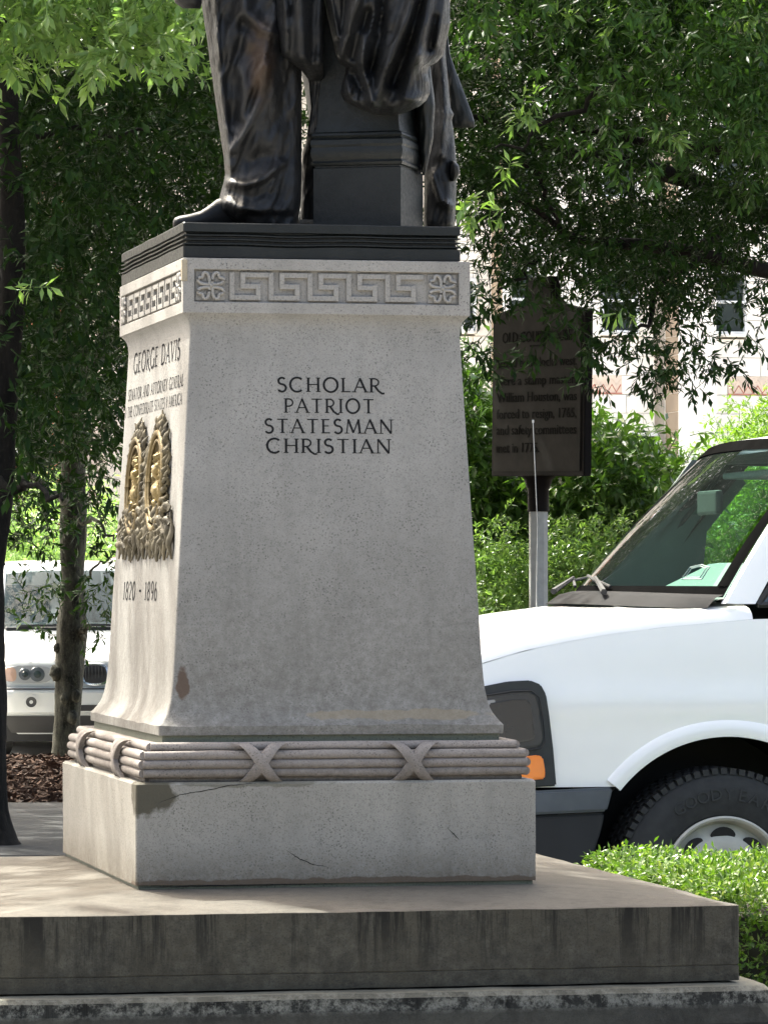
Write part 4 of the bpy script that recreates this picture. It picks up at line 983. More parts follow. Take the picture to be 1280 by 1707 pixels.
for s in (-1, 1):
    ps = [(s*.76, 1.12, 1.06), (s*.62, 1.9, 1.54), (s*.585, 2.6, 1.60), (s*.58, 3.9, 1.58), (s*.72, 4.3, 1.1)]
    obj('side_window', [(s*.775, 1.25, 1.06), (s*.625, 2.0, 1.545), (s*.60, 3.9, 1.56), (s*.75, 4.4, 1.06)], [(0, 1, 2, 3)], M_dglass, suv)
    MB().tube(ps, .035, 8).build('roof_pillar', M_silver, suv, 50)
    MB().tube([(s*.60, 2.0, 1.60), (s*.62, 2.3, 1.665), (s*.62, 3.6, 1.66), (s*.61, 3.8, 1.61)], .016, 8).build('roof_rail', M_chrome, suv)
    MB().box(s*.93-(.0 if s > 0 else .2), s*.93+(.2 if s > 0 else 0), 1.35, 1.45, 1.02, 1.16, .04).build('door_mirror', M_silver, suv, 50)
    h_ = on_fas('headlight', s*.675, .69, .195, .072, .006, M_lamp, suv, .55)
    on_fas('turn_signal', s*.815, .69, .05, .06, .010, simple('pale_amber_lens', (.40, .27, .21), .2, coat=.5), h_, .7)
    for dx, r_ in ((.60, .062), (.70, .05)):
        on_fas('lamp_projector', s*dx, .69, r_, r_, .010, simple('dark_projector', (.07, .08, .09), .2), h_, 1.0, .012)
        on_fas('projector_lens', s*dx, .69, r_*.5, r_*.5, .026, M_dglass, h_, 1.0, .008)
    gx = s*.13; g_ = on_fas('grille', gx, .69, .118, .095, .016, M_chrome, suv, .7)
    on_fas('grille_opening', gx, .69, .100, .078, .022, M_black, g_, .7, .0)
    for k in range(7): MB().box(gx-.08+k*.027-.003, gx-.08+k*.027+.003, fas(gx, .69)-.03, fas(gx, .69)-.02, .625, .755).build('grille_bar', M_plas, g_)
    f_ = on_fas('fog_lamp', s*.66, .465, .062, .062, .010, M_silver, suv, 1.0, .0)
    on_fas('fog_lens', s*.66, .465, .044, .044, .014, M_plas, f_, 1.0, -.006)
    for y in (.85, 3.7):
        w = lathe([(.2, 0), (.22, -.01), (.33, -.012), (.36, 0), (.365, .1), (.36, .22), (.2, .22)], 40); w.xf(Matrix.Translation((s*.72, y, .365)) @ Matrix.Rotation(-math.pi/2*s, 4, 'Z')); w.build('tyre', M_rub, suv, 50)
RG = [[Vector((x, fas(x, z)-.012, z)) for x in np.linspace(-.9, .9, 41)] for z in (.21, .26, .30, .335, .35)]
b = MB(); b.rings(RG, cap=False, close=False); b.build('lower_valance', M_black, suv, 50)
RG = [[Vector((x, fas(x, z)-.006, z)) for x in np.linspace(-.42, .42, 21)] for z in (.39, .44)]
b = MB(); b.rings(RG, cap=False, close=False); b.build('air_intake', M_black, suv, 50)
MB().box(-.88, .88, .1, 4.5, .14, .3).build('underbody', M_black, suv)
for s in (-1, 1):
    MB().tube([(s*.70, fas(.70, .83)+.01, .836), (s*.71, .55, .925), (s*.72, 1.05, 1.045)], .004, 4).build('bonnet_seam', M_black, suv)
MB().tube([(x, fas(x, .566)-.002, .572) for x in np.linspace(-.9, .9, 31)], .005, 4).build('bumper_seam', M_black, suv)
MB().tube([(-.62, .99, 1.075), (0, .97, 1.085), (.6, .99, 1.075)], .012, 6).build('wiper_blade', M_black, suv)
MB().box(-.72, .72, 1.0, 1.12, 1.04, 1.068, .01).build('cowl', M_plas, suv)
MB().box(-.70, .70, 1.3, 1.6, .95, 1.1, .04).build('dashboard', M_trim, suv)
for s in (-.38, .38): MB().box(s-.24, s+.24, 2.3, 2.45, .9, 1.42, .06).build('seat', M_seat, suv, 50)

# ============================================================ HISTORICAL MARKER SIGN
SD = 26.8
sg0 = at(897, 1020, SD); sg0.z = 0.0
sign = empty('historical_marker', sg0, 0, label='cast historical marker sign, its silver face darkened by painted shade, on a pale octagonal post', cat='sign')
def sz(y): return at(897, y, SD).z
b = MB(); b.rings([[Vector((.058*math.cos(R(22.5+45*k+12)), .058*math.sin(R(22.5+45*k+12)), z)) for k in range(8)] for z in (0, sz(852))]); b.build('post', simple('pale_painted_post', (.36, .37, .36), .6, var=.12, scale=20), sign)
M_sgf = simple('shaded_sign_face', (.022, .021, .019), .7, .0, var=.25, scale=12, spec=.1)  # silver face coloured dark to stand in for tree shade
M_sgb = simple('black_cast_iron', (.007, .006, .006), .6, .0, var=.2, spec=.1)
b = MB(); b.rings([[Vector((r_*math.cos(R(30*k)), r_*math.sin(R(30*k)), z)) for k in range(12)] for r_, z in ((.066, sz(853)), (.066, sz(815)), (.075, sz(812)), (.085, sz(800)), (.11, sz(794)))]); b.build('collar', M_sgb, sign, 40)
py = R(-60); SW, SH = 1.07, 1.02
pnl = empty('panel', (0.02, 0, sz(655))); pnl.parent = sign; pnl.rotation_euler = (0, R(1.2), py)
out = [(-SW/2, -SH/2), (SW/2, -SH/2), (SW/2, SH/2-.02), (.42, SH/2+.0), (.25, SH/2+.03), (.17, SH/2+.08), (.15, SH/2+.2), (-.15, SH/2+.2), (-.17, SH/2+.08), (-.25, SH/2+.03), (-.42, SH/2), (-SW/2, SH/2-.02)]
def plate2(name, poly, y0, y1, mat, parent, bev=0):
    bm = bmesh.new(); f = bm.faces.new([bm.verts.new((s, y0, z)) for s, z in poly])
    r = bmesh.ops.extrude_face_region(bm, geom=[f])
    for g in r['geom']:
        if isinstance(g, bmesh.types.BMVert): g.co.y = y1
    if bev: bmesh.ops.bevel(bm, geom=bm.edges[:], offset=bev, segments=2, affect='EDGES')
    bmesh.ops.recalc_face_normals(bm, faces=bm.faces[:])
    me = bpy.data.meshes.new(name); bm.to_mesh(me); bm.free(); me.materials.append(mat); return link(name, me, parent)
plate2('frame', out, -.028, .028, M_sgb, pnl, .006)
plate2('plate', [(x*.93, z*.94 if z < SH/2 else z-.03) for x, z in out], -.036, .034, M_sgf, pnl)
M_sgt = simple('black_raised_letters', (.003, .003, .003), .7, spec=.05)
for s, y, wd, hh in (('OLD COURTHOUSE', 562, .80, .085), ('Stood two blocks west.', 604, .92, .075), ('Here a stamp master,', 634, .92, .075), ('William Houston, was', 662, .92, .075), ('forced to resign, 1765,', 690, .92, .075), ('and safety committees', 717, .92, .075), ('met in 1775.', 747, .5, .075)):
    me = text_mesh(s, .1, .002, 'LEFT'); xs = [v.co.x for v in me.vertices]; k = wd/(max(xs)-min(xs)); x0 = -.46 if s != 'OLD COURTHOUSE' else -.4
    z = sz(y)-sz(655)
    b = MB(); b.add([Vector((x0+(v.co.x-min(xs))*k, -.038-(.002 if v.co.z > 0 else 0), z-hh*.35+v.co.y*hh/.1*1.15)) for v in me.vertices], [list(p.vertices) for p in me.polygons])
    b.build('lettering', M_sgt, pnl, kind='stuff')
MB().box(-.08, .08, -.040, -.037, sz(578)-sz(655), sz(575)-sz(655)).build('rule', M_sgt, pnl)

# ============================================================ BUILDINGS
BO = at(1113, 973, 70.0); BO.z = 0
bld = empty('stone_building', BO, YAW, label='pale cream stone building with red zigzag panels behind the right trees', cat='building')
M_stone = simple('cream_limestone', (.88, .845, .78), .85, var=.05, scale=2, bmp=.15, bscale=30)
M_tan = simple('shaded_limestone', (.42, .33, .24), .85, var=.08, scale=3)  # shade of the pier sides, put in as a tan stone colour
M_mort = simple('stone_joint', (.50, .45, .39), .9)
M_red = simple('terracotta_relief', (.50, .22, .16), .8, var=.15)
M_pink = simple('pink_buff_tile', (.72, .60, .50), .8, var=.1)
M_wfr = simple('white_window_frame', (.75, .77, .78), .5)
PB = F/70.3
def bx(px): return (px-1113)/PB/ca*.99
def bz(py): return EYE+(973-py)/PB
ch = 31.3/PB; zrow0 = bz(721)
wins = [(1004, 1067, 450, 556), (1187, 1251, 450, 556), (1018, 1100, 722, 800), (1245, 1310, 722, 800), (770, 793, 470, 556), (830, 893, 722, 800), (1004, 1067, 200, 330), (1187, 1251, 200, 330), (830, 893, 450, 556), (830, 893, 200, 330)]
pans = [(976, 1040, 627, 658), (1221, 1290, 627, 658)]
WX = [(bx(a), bx(b_), bz(d), bz(c_)) for a, b_, c_, d in wins]
PX = [(bx(a), bx(b_), bz(d), bz(c_)) for a, b_, c_, d in pans]
MB().box(-9, 9, .30, 6, 0, 14).build('wall', M_mort, bld)
blk = {}; cnt = 0
def block(x0, x1, y, z, w_h, mat, key):
    if key not in blk: blk[key] = MB().box(0, x1-x0, 0, .11, 0, w_h, .006).build('stone_block', mat, bld); o = blk[key]
    else: o = link('stone_block', blk[key].data, bld)
    o.location = (x0, y+random.uniform(-.004, .004), z)
bwid = 58/PB
def solid(x0, x1, z0, z1, L):
    for a, b_, c_, d in L:
        if x1 > a+.01 and x0 < b_-.01 and z1 > c_+.01 and z0 < d-.01: return (a, b_)
    return None
r0 = int((zrow0-bz(800))/ch)+1
for r_ in range(-r0, 22):
    z = zrow0+r_*ch
    x = bx(790)+(bwid/2 if r_ % 2 else 0)-bwid
    while x < bx(1320):
        x0, x1 = x, x+bwid
        if x1 > -.16 and x0 < .68:   # projecting pier
            if x0 < -.16: x1 = -.16
            elif x1 > .68: x0 = .68
            else: x += bwid; continue
        if x1-x0 > .06:
            segs = [(x0, x1)]
            for a, b_, c_, d in WX+PX:
                ns_ = []
                for s0_, s1_ in segs:
                    if s1_ > a and s0_ < b_ and z+ch > c_+.02 and z < d-.02:
                        if s0_ < a: ns_.append((s0_, a))
                        if s1_ > b_: ns_.append((b_, s1_))
                    else: ns_.append((s0_, s1_))
                segs = ns_
            for s0_, s1_ in segs:
                if s1_-s0_ > .05 and cnt < 292: cnt += 1; block(s0_, s1_-.008, .19, z+.004, ch-.008, M_stone, round(s1_-s0_, 2))
        x += bwid
# piers
def pier(xc0, xc1, mat, pr=.75):
    p = MB().box(xc0, xc1, .19-pr, .29, 0, 14).build('pier', M_stone, bld)
    sd = MB()
    for i in range(44):
        z = zrow0-6*ch+i*ch*1.0
        if z < 0.02: continue
        sd.box(xc0-.012, xc0-.001, .19-pr+.002, .18, z+.006, z+ch-.004)
    sd.build('pier_side_block', M_tan, bld)
pier(-.0+.02, .64, M_stone); pier(bx(821), bx(836), M_stone); pier(bx(1380), bx(1440), M_stone)
for (a, b_, c_, d) in WX:
    w = MB(); t = .035
    w.box(a, b_, .10, .22, d-t*1.6, d, .004); w.box(a, b_, .10, .22, c_, c_+t, .004); w.box(a, a+t, .10, .22, c_+t, d-t*1.6, .004); w.box(b_-t, b_, .10, .22, c_+t, d-t*1.6, .004)
    zc_ = (c_+d)/2; w.box(a+t, b_-t, .12, .2, zc_-t*.6, zc_+t*.6, .004)
    f_ = w.build('window', M_wfr, bld); MB().box(a+t, b_-t, .225, .24, c_+t, d-t).build('pane', M_dglass, f_)
    MB().box(a-.03, b_+.03, .06, .19, c_-.05, c_-.003, .006).build('sill', M_stone, f_)
for (a, b_, c_, d) in PX:
    p = MB().box(a, b_, .185, .29, c_, d, .004).build('zigzag_panel', M_pink, bld)
    nT = 4; w_ = (b_-a-.04)/nT; P = []
    for i in range(nT+1): P.append((a+.02+i*w_, .18, c_+.05)); 
    Q = []
    for i in range(nT*2+1): Q.append((a+.02+i*w_/2, .178, c_+(.03 if i % 2 else .15)))
    MB().tube(Q, .012, 6).build('zigzag', M_red, p)
    MB().tube([(x, y, z+.10) for x, y, z in Q], .006, 6).build('zigzag', M_pink, p)
    MB().box(a, b_, .165, .19, c_, c_+.02).build('lower_band', M_red, p)
MB().box(-9.2, 9.2, .0, 6.2, 14.003, 14.4, .03).build('parapet', M_stone, bld)

BL_ = Vector((-7.2, 72, 0))
lb = empty('brick_building', BL_, YAW, label='red brick building with pale ground floor glimpsed through the left trees', cat='building')
def brick_mat():
    m, nt, b, co = base_mat('distant_red_brick', .85, 0, .2)
    mp = nt.nodes.new('ShaderNodeMapping'); mp.inputs['Rotation'].default_value = (math.pi/2, 0, 0); nt.links.new(co, mp.inputs[0])
    t = nt.nodes.new('ShaderNodeTexBrick'); t.inputs['Scale'].default_value = 4; nt.links.new(mp.outputs[0], t.inputs['Vector'])
    t.inputs['Color1'].default_value = (.42, .14, .09, 1); t.inputs['Color2'].default_value = (.5, .2, .13, 1); t.inputs['Mortar'].default_value = (.5, .42, .36, 1)
    nt.links.new(t.outputs[0], b.inputs['Base Color']); return m
M_brk = brick_mat()
MB().box(-8, 6.5, 0, 8, 2.78, 13).build('upper_wall', M_brk, lb)
MB().box(-8, 6.5, -.05, 8, 0, 2.775).build('ground_floor', simple('white_render', (.8, .79, .76), .8), lb)
for i in range(4):
    for j in range(7):
        x = -7.3+j*2.0; z = 3.6+i*2.4
        w = MB(); w.box(x, x+1.0, -.08, .0, z, z+1.5, .01); f_ = w.build('window', M_wfr, lb)
        MB().box(x+.08, x+.47, -.1, -.082, z+.08, z+1.42).build('pane', M_dglass, f_); MB().box(x+.53, x+.92, -.1, -.082, z+.08, z+1.42).build('pane', M_dglass, f_)
b = MB(); b.add([(1.3, -.06, 2.75), (3.6, -.06, 2.75), (3.6, -1.3, 2.1), (1.3, -1.3, 2.1), (1.3, -.06, 2.70), (3.6, -.06, 2.70), (3.6, -1.3, 2.05), (1.3, -1.3, 2.05)], [(0, 1, 2, 3), (7, 6, 5, 4), (3, 2, 6, 7), (0, 3, 7, 4), (1, 5, 6, 2), (0, 4, 5, 1)]); b.build('awning', simple('red_awning', (.45, .08, .06), .8), lb)
MB().box(1.0, 1.28, -1.2, -.9, 0, 2.6, .01).build('column', simple('grey_column', (.35, .33, .3), .8), lb)

# ============================================================ FOLIAGE
def unit(v): return v/np.linalg.norm(v, axis=-1, keepdims=True)
def twig_leaves(C, D, nl, L, tw, wr=.32, spread=.9, stick=True, droop=.25):
    """C (n,3) twig starts, D (n,3) directions; nl leaves of length L on twigs of length tw"""
    n = len(C); t = np.tile(np.linspace(.25, 1.0, nl), (n, 1))+RNG.uniform(-.05, .05, (n, nl))
    P = C[:, None]+D[:, None]*(t*tw)[..., None]
    rad = np.cross(D[:, None], RNG.normal(size=(n, nl, 3))); rad = unit(rad)
    fw_ = (.25+.9*(t > .9)+RNG.uniform(0, .6, (n, nl)))[..., None]
    ld = unit(D[:, None]*fw_+rad*spread+np.array([0, 0, -droop]))
    nr = np.cross(ld, RNG.normal(size=(n, nl, 3))*.5+np.cross(ld, np.array([0, 0, 1.]))); nr = unit(nr)
    nr *= np.sign(nr[..., 2:3]+.3)
    sd = np.cross(ld, nr); LL = (L*RNG.uniform(.6, 1.2, (n, nl)))[..., None]; w_ = wr*RNG.uniform(.8, 1.25, (n, nl))[..., None]
    p = P; M_ = p+ld*LL*.5-nr*LL*.035
    a = p+ld*LL*.5+sd*LL*w_*.5+nr*LL*.03; c_ = p+ld*LL*.5-sd*LL*w_*.5+nr*LL*.03
    tip = p+ld*LL-nr*LL*RNG.uniform(.0, .18, (n, nl))[..., None]
    V = np.stack([p, a, tip, c_, M_], 2).reshape(-1, 3)
    T = np.array([[0, 4, 1], [4, 2, 1], [0, 3, 4], [3, 2, 4]]); T = (T[None]+5*np.arange(n*nl)[:, None, None]).reshape(-1, 3)
    if stick:
        k = len(V); u = unit(np.cross(D, np.array([.3, .2, 1.]))); v = np.cross(D, u); r_ = .0022+L*.02
        ring = [u, -.5*u+.87*v, -.5*u-.87*v]
        S = np.concatenate([np.stack([C+q*r_ for q in ring], 1), np.stack([C+D*tw+q*r_*.5 for q in ring], 1)], 1).reshape(-1, 3)
        TS = np.array([[0, 1, 4], [0, 4, 3], [1, 2, 5], [1, 5, 4], [2, 0, 3], [2, 3, 5]]); TS = (TS[None]+6*np.arange(n)[:, None, None]).reshape(-1, 3)+k
        return np.concatenate([V, S]), np.concatenate([T, TS])
    return V, T
def inpoly(x, y, P):
    c_ = False; j = len(P)-1
    for i in range(len(P)):
        if (P[i][1] > y) != (P[j][1] > y) and x < (P[j][0]-P[i][0])*(y-P[i][1])/(P[j][1]-P[i][1])+P[i][0]: c_ = not c_
        j = i
    return c_
def clumps(poly, D0, D1, n, rng=random):
    xs = [p[0] for p in poly]; ys = [p[1] for p in poly]; out = []
    while len(out) < n:
        x, y = rng.uniform(min(xs), max(xs)), rng.uniform(min(ys), max(ys))
        if inpoly(x, y, poly): out.append(at(x, y, rng.uniform(D0, D1)))
    return np.array([tuple(v) for v in out])
def foliage(name, mat, parent, centers, per, rad, nl, L, tw, down=-.15, origin=(0, 0, 0), squash=.75, **kw):
    C = np.repeat(centers, per, 0)
    o_ = RNG.normal(size=C.shape)*np.array([1, 1, squash])*rad*.6
    D = unit(o_/rad*.6+RNG.normal(size=C.shape)*.7+np.array([0, 0, down])); C = C+o_
    V, T = twig_leaves(C, D, nl, L, tw, **kw)
    o = np_obj(name, V-np.array(origin), T, mat, parent); o['kind'] = 'stuff'; return o
def tree(name, base, label, trunk_path, radii, bark, limbs, group=None, knots=()):
    t = empty(name, base, 0, label=label, cat='tree')
    if group: t['group'] = group
    b = MB(); RG = []; n = 28
    path = [Vector(p) for p in trunk_path]
    # resample
    P = []; rr_ = []
    for i in range(len(path)-1):
        m = max(2, int((path[i+1]-path[i]).length/.06))
        for k in range(m): P.append(path[i].lerp(path[i+1], k/m)); rr_.append(radii[i]+(radii[i+1]-radii[i])*k/m)
    P.append(path[-1]); rr_.append(radii[-1])
    for p, r_ in zip(P, rr_):
        r_ *= 1+.10*vnoise(p.z*1.7, 3, 8)
        RG.append([Vector((p.x+r_*(1+.22*vnoise(math.cos(a)*1.4, math.sin(a)*1.4, p.z*2.2)+.08*vnoise(math.cos(a)*5, math.sin(a)*5, p.z*9))*math.cos(a), p.y+r_*(1+.2*vnoise(math.cos(a)*1.4, math.sin(a)*1.4, p.z*2.2))*math.sin(a), p.z))-Vector(base) for a in np.linspace(0, 2*math.pi, n+1)[:-1]])
    b.rings(RG)
    b.build('trunk', bark, t, 70)
    for (kx, ky, kD, kr) in knots:
        c_ = at(kx, ky, kD)-Vector(base); kb_ = MB(); kb_.rings([[c_+Vector((kr*math.sin(v)*math.cos(u), kr*math.sin(v)*math.sin(u), kr*1.25*math.cos(v)))*(1+.25*vnoise(u, v*2, kx)) for u in np.linspace(0, 6.283, 13)[:-1]] for v in np.linspace(.1, 3.04, 8)]); kb_.build('knot', bark, t, 80)
    for L_ in limbs:
        b = MB(); pts, ra, rb = L_; pts = [Vector(p) for p in pts]; Q = []; m = 14
        for i in range(m+1):
            s = i/m*(len(pts)-1); k = min(int(s), len(pts)-2); q = pts[k].lerp(pts[k+1], s-k); Q.append(q+Vector((vnoise(i, q.x, 1, .5), vnoise(i, q.y, 2, .5), vnoise(i, q.z, 3, .5)))*.06*min(1, i)-Vector(base))
        b.tube(Q, [ra+(rb-ra)*i/m for i in range(m+1)], 8); b.build('limb', bark, t, 70)
    return t
# --- left middle tree (trunk in front of the SUV)
tb = at(114, 1262, 34.2); tb.z = .05
A = lambda x, y, D=34.2: at(x, y, D)
tp = [Vector((tb.x, tb.y, .0)), A(114, 1200), A(116, 1100), A(121, 1060), A(122, 1000), A(121, 930), A(121, 840), A(124, 700), A(118, 500), A(125, 250), A(130, -100)]
tp[0] = Vector((tb.x, 34.2, .05))
for _ in (0,): pass
t1 = tree('oak_tree', tuple(tb), 'dark leafy oak with grey mottled knobbly trunk standing in the bark mulch', tp, [.125, .105, .108, .112, .10, .098, .10, .095, .085, .07, .05], M_barkA,
  [([A(121, 840), A(60, 800, 33), A(20, 790, 32)], .035, .012), ([A(124, 700), A(180, 560, 33), A(280, 480, 32)], .05, .015), ([A(118, 500), A(40, 400, 33), A(-60, 330, 32)], .05, .015), ([A(125, 250), A(230, 180, 33), A(330, 90, 33)], .04, .012), ([A(121, 985), A(160, 950, 34), A(190, 925, 34)], .015, .006), ([A(131, 1070), A(146, 1045, 34)], .04, .02), ([A(121, 860), A(160, 868, 33.8), A(190, 905, 33.5)], .022, .008)], knots=((94, 1122, 34.15, .052), (97, 1080, 34.15, .035), (122, 1196, 34.1, .045), (106, 985, 34.15, .03), (128, 1160, 34.1, .04), (108, 1165, 34.1, .035)))
pl1 = [(-120, -260), (520, -260), (420, 300), (330, 450), (210, 470), (200, 560), (190, 700), (150, 790), (30, 790), (-120, 800)]
cen1 = clumps(pl1, 31, 38, 330)
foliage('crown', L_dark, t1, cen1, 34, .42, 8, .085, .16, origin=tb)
b1 = np.array([tuple(at(x, y, D)) for x, y, D in [(60, 830, 33), (30, 845, 33), (75, 860, 33), (50, 880, 33), (20, 900, 33), (90, 840, 33.5), (150, 830, 33.5), (185, 880, 33.5), (178, 920, 33.5), (185, 960, 33.5), (100, 960, 33.6), (85, 985, 33.6), (75, 1000, 33.6), (90, 1040, 33.6), (65, 1050, 33.6), (182, 1000, 33.6), (40, 815, 33), (90, 880, 33.4), (165, 800, 33), (175, 840, 33), (20, 860, 33), (45, 905, 33), (85, 900, 33.4), (160, 1050, 33.9), (155, 870, 33.4), (188, 985, 33.6)]])
foliage('low_sprays', L_dark, t1, b1, 6, .13, 7, .085, .13, origin=tb)
# --- big near-left tree
tb2 = at(8, 1425, 22.4); tb2.z = .08
B_ = lambda x, y, D=22.4: at(x, y, D)
t2 = tree('oak_tree', tuple(tb2), 'large dark tree at the far left edge with flared trunk base', [Vector((tb2.x-.02, 22.4, .06)), B_(-6, 1400), B_(-16, 1350), B_(-22, 1250), B_(-24, 1100), B_(-18, 950), B_(-10, 800), B_(8, 650), B_(22, 520), B_(20, 300), B_(5, 60), B_(-10, -200)], [.17, .13, .105, .10, .095, .085, .09, .075, .07, .06, .05, .04], M_barkB,
  [([B_(-10, 800), B_(50, 812, 22), B_(105, 840, 21.6)], .028, .008), ([B_(5, 0), B_(100, -60, 21), B_(260, -20, 21)], .04, .012), ([B_(15, 230, 23), B_(120, 215, 23), B_(250, 215, 23)], .02, .008)])
fr_ = [(-140, -220), (420, -220), (345, -10), (345, 40), (320, 105), (240, 120), (215, 165), (150, 140), (80, 150), (10, 130), (-140, 180)]
cen2 = clumps([(-140, -200), (400, -200), (330, 10), (330, 70), (240, 75), (205, 110), (60, 105), (-140, 130)], 19.4, 20.6, 75)
foliage('front_crown', L_bright, t2, cen2, 18, .16, 8, .085, .13, origin=tb2)  # sunlight put into the leaf colour, brighter than this tree's main crown
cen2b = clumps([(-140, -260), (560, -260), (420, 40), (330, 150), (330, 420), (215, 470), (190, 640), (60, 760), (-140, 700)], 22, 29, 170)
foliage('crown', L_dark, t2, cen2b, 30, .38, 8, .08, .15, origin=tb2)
sp = np.array([tuple(B_(x, y, 19.9)) for x, y in ((48, 470), (300, 60), (335, 80), (330, 110))])
foliage('young_sprays', L_bright, t2, sp, 3, .05, 5, .08, .08, origin=tb2)
# --- right tree, trunk out of frame on the right
tb3 = Vector((3.9, 27.0, 0.0))
C_ = at
t3 = tree('oak_tree', tuple(tb3), 'spreading oak whose leafy branches hang over the marker sign', [tb3, tb3+Vector((0, 0, 1)), tb3+Vector((-.1, -.1, 3)), tb3+Vector((-.4, -.2, 5.5)), tb3+Vector((-.6, -.2, 8))], [.32, .25, .22, .17, .1], M_barkB,
  [([tb3+Vector((-.1, -.1, 3)), C_(1150, 300, 26), C_(960, 250, 25), C_(790, 190, 24)], .08, .015), ([tb3+Vector((-.1, -.1, 3)), C_(1150, 420, 25), C_(980, 400, 24.5), C_(860, 330, 24)], .06, .012), ([C_(1040, 130, 23), C_(950, 185, 23), C_(880, 225, 23), C_(830, 245, 23)], .018, .006), ([C_(1200, 250, 24), C_(1020, 230, 24), C_(900, 180, 24)], .03, .01), ([C_(1200, 380, 25), C_(1100, 480, 24.5), C_(1060, 560, 24)], .03, .008), ([C_(900, 430, 24), C_(845, 480, 24), C_(800, 500, 24)], .012, .005), ([C_(870, 250, 24), C_(910, 320, 24), C_(930, 380, 24.2)], .02, .008)])
main3 = [(745, -260), (1420, -260), (1420, 470), (1285, 410), (1240, 430), (1180, 450), (1130, 510), (1075, 500), (1020, 455), (985, 470), (960, 470), (880, 450), (835, 415), (775, 370), (735, 300), (745, 100)]
cen3 = clumps(main3, 23.5, 29, 330)
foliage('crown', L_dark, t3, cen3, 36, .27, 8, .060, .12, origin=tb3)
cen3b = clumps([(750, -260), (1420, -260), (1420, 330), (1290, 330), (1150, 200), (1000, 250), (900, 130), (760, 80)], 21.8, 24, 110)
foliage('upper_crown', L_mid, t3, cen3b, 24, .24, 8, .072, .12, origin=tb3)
hang = [(790, 470), (805, 500), (790, 520), (830, 470), (845, 500), (800, 590), (785, 575), (795, 610), (815, 600), (1075, 600), (1085, 560), (1095, 620), (1100, 640), (1110, 600), (1130, 590), (1150, 575), (1180, 590), (1200, 600), (1210, 610), (1085, 620), (1080, 635), (1150, 615), (1165, 625), (1020, 595), (1005, 560), (985, 590), (980, 610), (1250, 530), (1245, 560), (1270, 480), (950, 520), (900, 575), (905, 540), (870, 500), (1040, 545), (1060, 560), (1120, 560), (1235, 500), (960, 510), (985, 640), (990, 570)]
ch3 = np.array([tuple(at(x, y, random.uniform(22.8, 24))) for x, y in hang])
foliage('hanging_sprays', L_dark, t3, ch3, 6, .085, 7, .065, .09, down=-.7, origin=tb3)
sp3 = np.array([tuple(at(x, y, 22.2)) for x, y in ((780, 330), (800, 345), (835, 345), (785, 360), (870, 185), (890, 170), (885, 205), (1030, 42), (1110, 230), (1120, 225), (1035, 520), (1235, 30), (1250, 10), (930, 30), (845, 290))])
foliage('young_sprays', L_bright, t3, sp3, 3, .045, 6, .085, .06, origin=tb3)

def canopy(t, origin, box, n, L=.17):  # unseen leaf masses above the view, added to shade what lies below
    (x0, x1), (y0, y1), (z0, z1) = box
    c = np.stack([RNG.uniform(x0, x1, n), RNG.uniform(y0, y1, n), RNG.uniform(z0, z1, n)], 1)
    foliage('shade_crown', L_dark, t, c, 22, .7, 7, L, .3, origin=origin, stick=False)
canopy(t1, tuple(tb), ((-4.6, .3), (28.5, 37), (6.0, 9.0)), 90)
canopy(t2, tuple(tb2), ((-4.2, -.2), (21.8, 28), (5.0, 8.6)), 80)
canopy(t2, tuple(tb2), ((-5.2, -2.0), (15, 21.5), (4.7, 8.0)), 70)
canopy(t2, tuple(tb2), ((-6.6, -2.7), (22, 30), (3.9, 8.0)), 110)
canopy(t3, tuple(tb3), ((-1.4, 6.5), (22.5, 30), (5.4, 9.0)), 130)
for (x, y, r_, lb_) in ((-7.6, 25.5, 3.4, 'unseen broad oak added left of the path to shade the mulch bed'), (-7.2, 31.0, 3.2, 'second unseen oak added farther back on the left for its shade')):  # oaks out of view, added for their shade on path and mulch
    q = Vector((x, y, .05)); tt = tree('oak_tree', tuple(q), lb_, [q, q+Vector((.05, 0, 1.2)), q+Vector((0, .1, 3.2)), q+Vector((.1, 0, 6.5))], [.28, .2, .17, .08], M_barkB, [([q+Vector((0, .1, 3.0)), q+Vector((1.6, .3, 4.6)), q+Vector((2.8, .2, 5.2))], .08, .02), ([q+Vector((0, .1, 3.2)), q+Vector((-1.4, -.5, 4.8)), q+Vector((-2.5, -.8, 5.6))], .08, .02)])
    canopy(tt, tuple(q), ((x-r_, x+r_), (y-r_, y+r_), (3.0, 8.2)), 110)
# --- shrubs
def shrub(name, base, label, cat, mat, polys, per, rad, nl, L, tw, stems=5, **kw):
    t = empty(name, base, 0, label=label, cat=cat)
    b = MB()
    for i in range(stems):
        a = random.uniform(0, 6.28); q = Vector((.15*math.cos(a), .15*math.sin(a), 0)); e = Vector((random.uniform(-.8, .8), random.uniform(-.3, .3), random.uniform(.8, 1.6)))
        b.tube([q, q+e*.5+Vector((0, 0, .1)), q+e], [.02, .014, .006], 6)
    b.build('stems', M_barkB, t)
    for nm, (poly, D0, D1, n) in zip(('foliage', 'outer_foliage', 'fringe_foliage'), polys):
        foliage(nm, mat, t, clumps(poly, D0, D1, n), per, rad, nl, L, tw, origin=base, **kw)
    return t
g1 = at(940, 1200, 29.5); g1.z = 0
shrub('shrub', tuple(g1), 'large dark green long-leaved shrub behind the marker post', 'shrub', L_shrub,
  [([(740, 640), (810, 640), (830, 710), (940, 740), (990, 770), (1010, 785), (1060, 800), (1100, 825), (1100, 860), (1020, 960), (940, 1010), (850, 1080), (760, 1080)], 28.6, 30.4, 120), ([(985, 735), (1000, 735), (1040, 790), (1100, 810), (1080, 840), (980, 850), (960, 760)], 28, 28.8, 22)], 30, .26, 8, .10, .16, squash=.8)
g2 = at(1000, 1200, 28.2); g2.z = 0
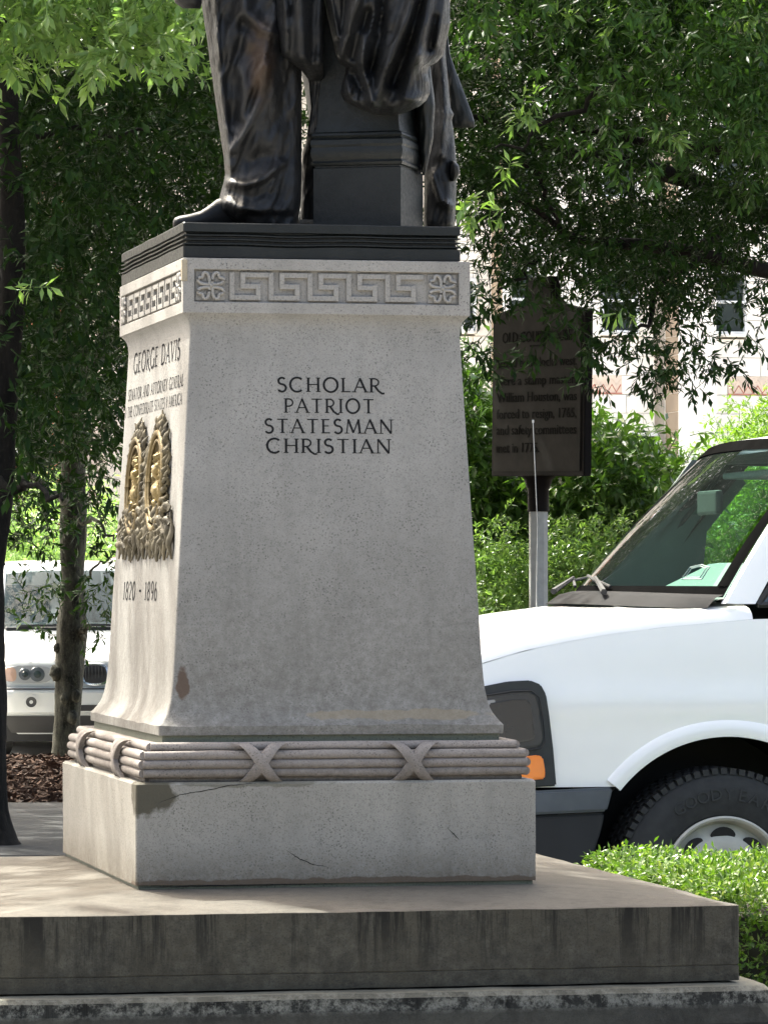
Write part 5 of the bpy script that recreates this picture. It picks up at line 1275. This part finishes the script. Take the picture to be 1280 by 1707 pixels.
shrub('shrub', tuple(g2), 'mid green feathery bush low beside the marker post, above the van bonnet', 'shrub', L_bright,
  [([(790, 900), (880, 940), (930, 870), (990, 880), (1040, 900), (1020, 960), (960, 1010), (900, 1020), (850, 1060), (790, 1060)], 27.2, 28.2, 42)], 30, .18, 9, .045, .10)
g3 = at(1180, 1200, 33); g3.z = 0
shrub('shrub', tuple(g3), 'sunlit yellow-green bush seen above and through the van windscreen', 'shrub', L_yel,
  [([(1110, 795), (1135, 785), (1150, 810), (1190, 785), (1230, 750), (1275, 720), (1400, 730), (1400, 1000), (1080, 1000), (1040, 900), (1090, 800)], 31, 34, 230), ([(1262, 700), (1300, 690), (1300, 720), (1268, 722)], 31, 32, 4)], 34, .24, 9, .05, .12)
g4 = at(60, 1200, 50); g4.z = 0
shrub('shrub', tuple(g4), 'bright green bush beyond the white car on the left', 'shrub', L_bright,
  [([(-60, 800), (60, 790), (120, 830), (210, 880), (210, 960), (-60, 960)], 48, 52, 60)], 30, .40, 8, .085, .18)

# --- clipped hedge to the right of the platform
hx0, hx1, hy0, hy1, hz = 1.30, 3.6, .15, 1.72, .555
ho = PL((hx0+hx1)/2, (hy0+hy1)/2, .1)
hg = empty('box_hedge', ho, YAW, label='low clipped bright green box hedge between the steps and the van', cat='hedge')
cxh, cyh = (hx0+hx1)/2, (hy0+hy1)/2
MB().box(hx0-cxh+.07, hx1-cxh-.07, hy0-cyh+.07, hy1-cyh-.07, .03, hz-.1-.07, .08).build('inner_twigs', L_core, hg)
n = 16000
pts = []
hxw, hyw, hzt = (hx1-hx0)/2, (hy1-hy0)/2, hz-.1
q = RNG.uniform(size=(n, 3))
P = np.zeros((n, 3)); Nn = np.zeros((n, 3))
f = RNG.uniform(size=n); top = f < .5; fr__ = (f >= .5) & (f < .75); lf = (f >= .75) & (f < .93); bk = f >= .93
dep = RNG.uniform(0, .07, n)
P[:, 0] = (q[:, 0]*2-1)*hxw; P[:, 1] = (q[:, 1]*2-1)*hyw; P[:, 2] = q[:, 2]*hzt
P[top, 2] = hzt-dep[top]; Nn[top] = (0, 0, 1)
P[fr__, 1] = -hyw+dep[fr__]; Nn[fr__] = (0, -1, 0)
P[lf, 0] = -hxw+dep[lf]; Nn[lf] = (-1, 0, 0)
P[bk, 1] = hyw-dep[bk]; Nn[bk] = (0, 1, 0)
e = .09   # rounded rims
ov = np.maximum(0, np.abs(P[:, 0])-(hxw-e)); P[:, 2] -= np.where(top, (e-np.sqrt(np.maximum(0, e*e-ov**2)))*.9, 0)
ov = np.maximum(0, np.abs(P[:, 1])-(hyw-e)); P[:, 2] -= np.where(top, (e-np.sqrt(np.maximum(0, e*e-ov**2)))*.9, 0)
P[:, 2] += .018*np.sin(P[:, 0]*9+np.sin(P[:, 1]*7)*2)*np.where(top, 1, 0)+RNG.normal(size=n)*.006
D = unit(Nn+RNG.normal(size=(n, 3))*.65+np.array([0, 0, .35]))
V, T = twig_leaves(P, D, 5, .024, .03, wr=.42, droop=0, spread=.8, stick=False)
o = np_obj('foliage', V, T, L_hedge, hg); o['kind'] = 'stuff'
# distant ring of wood closing the view
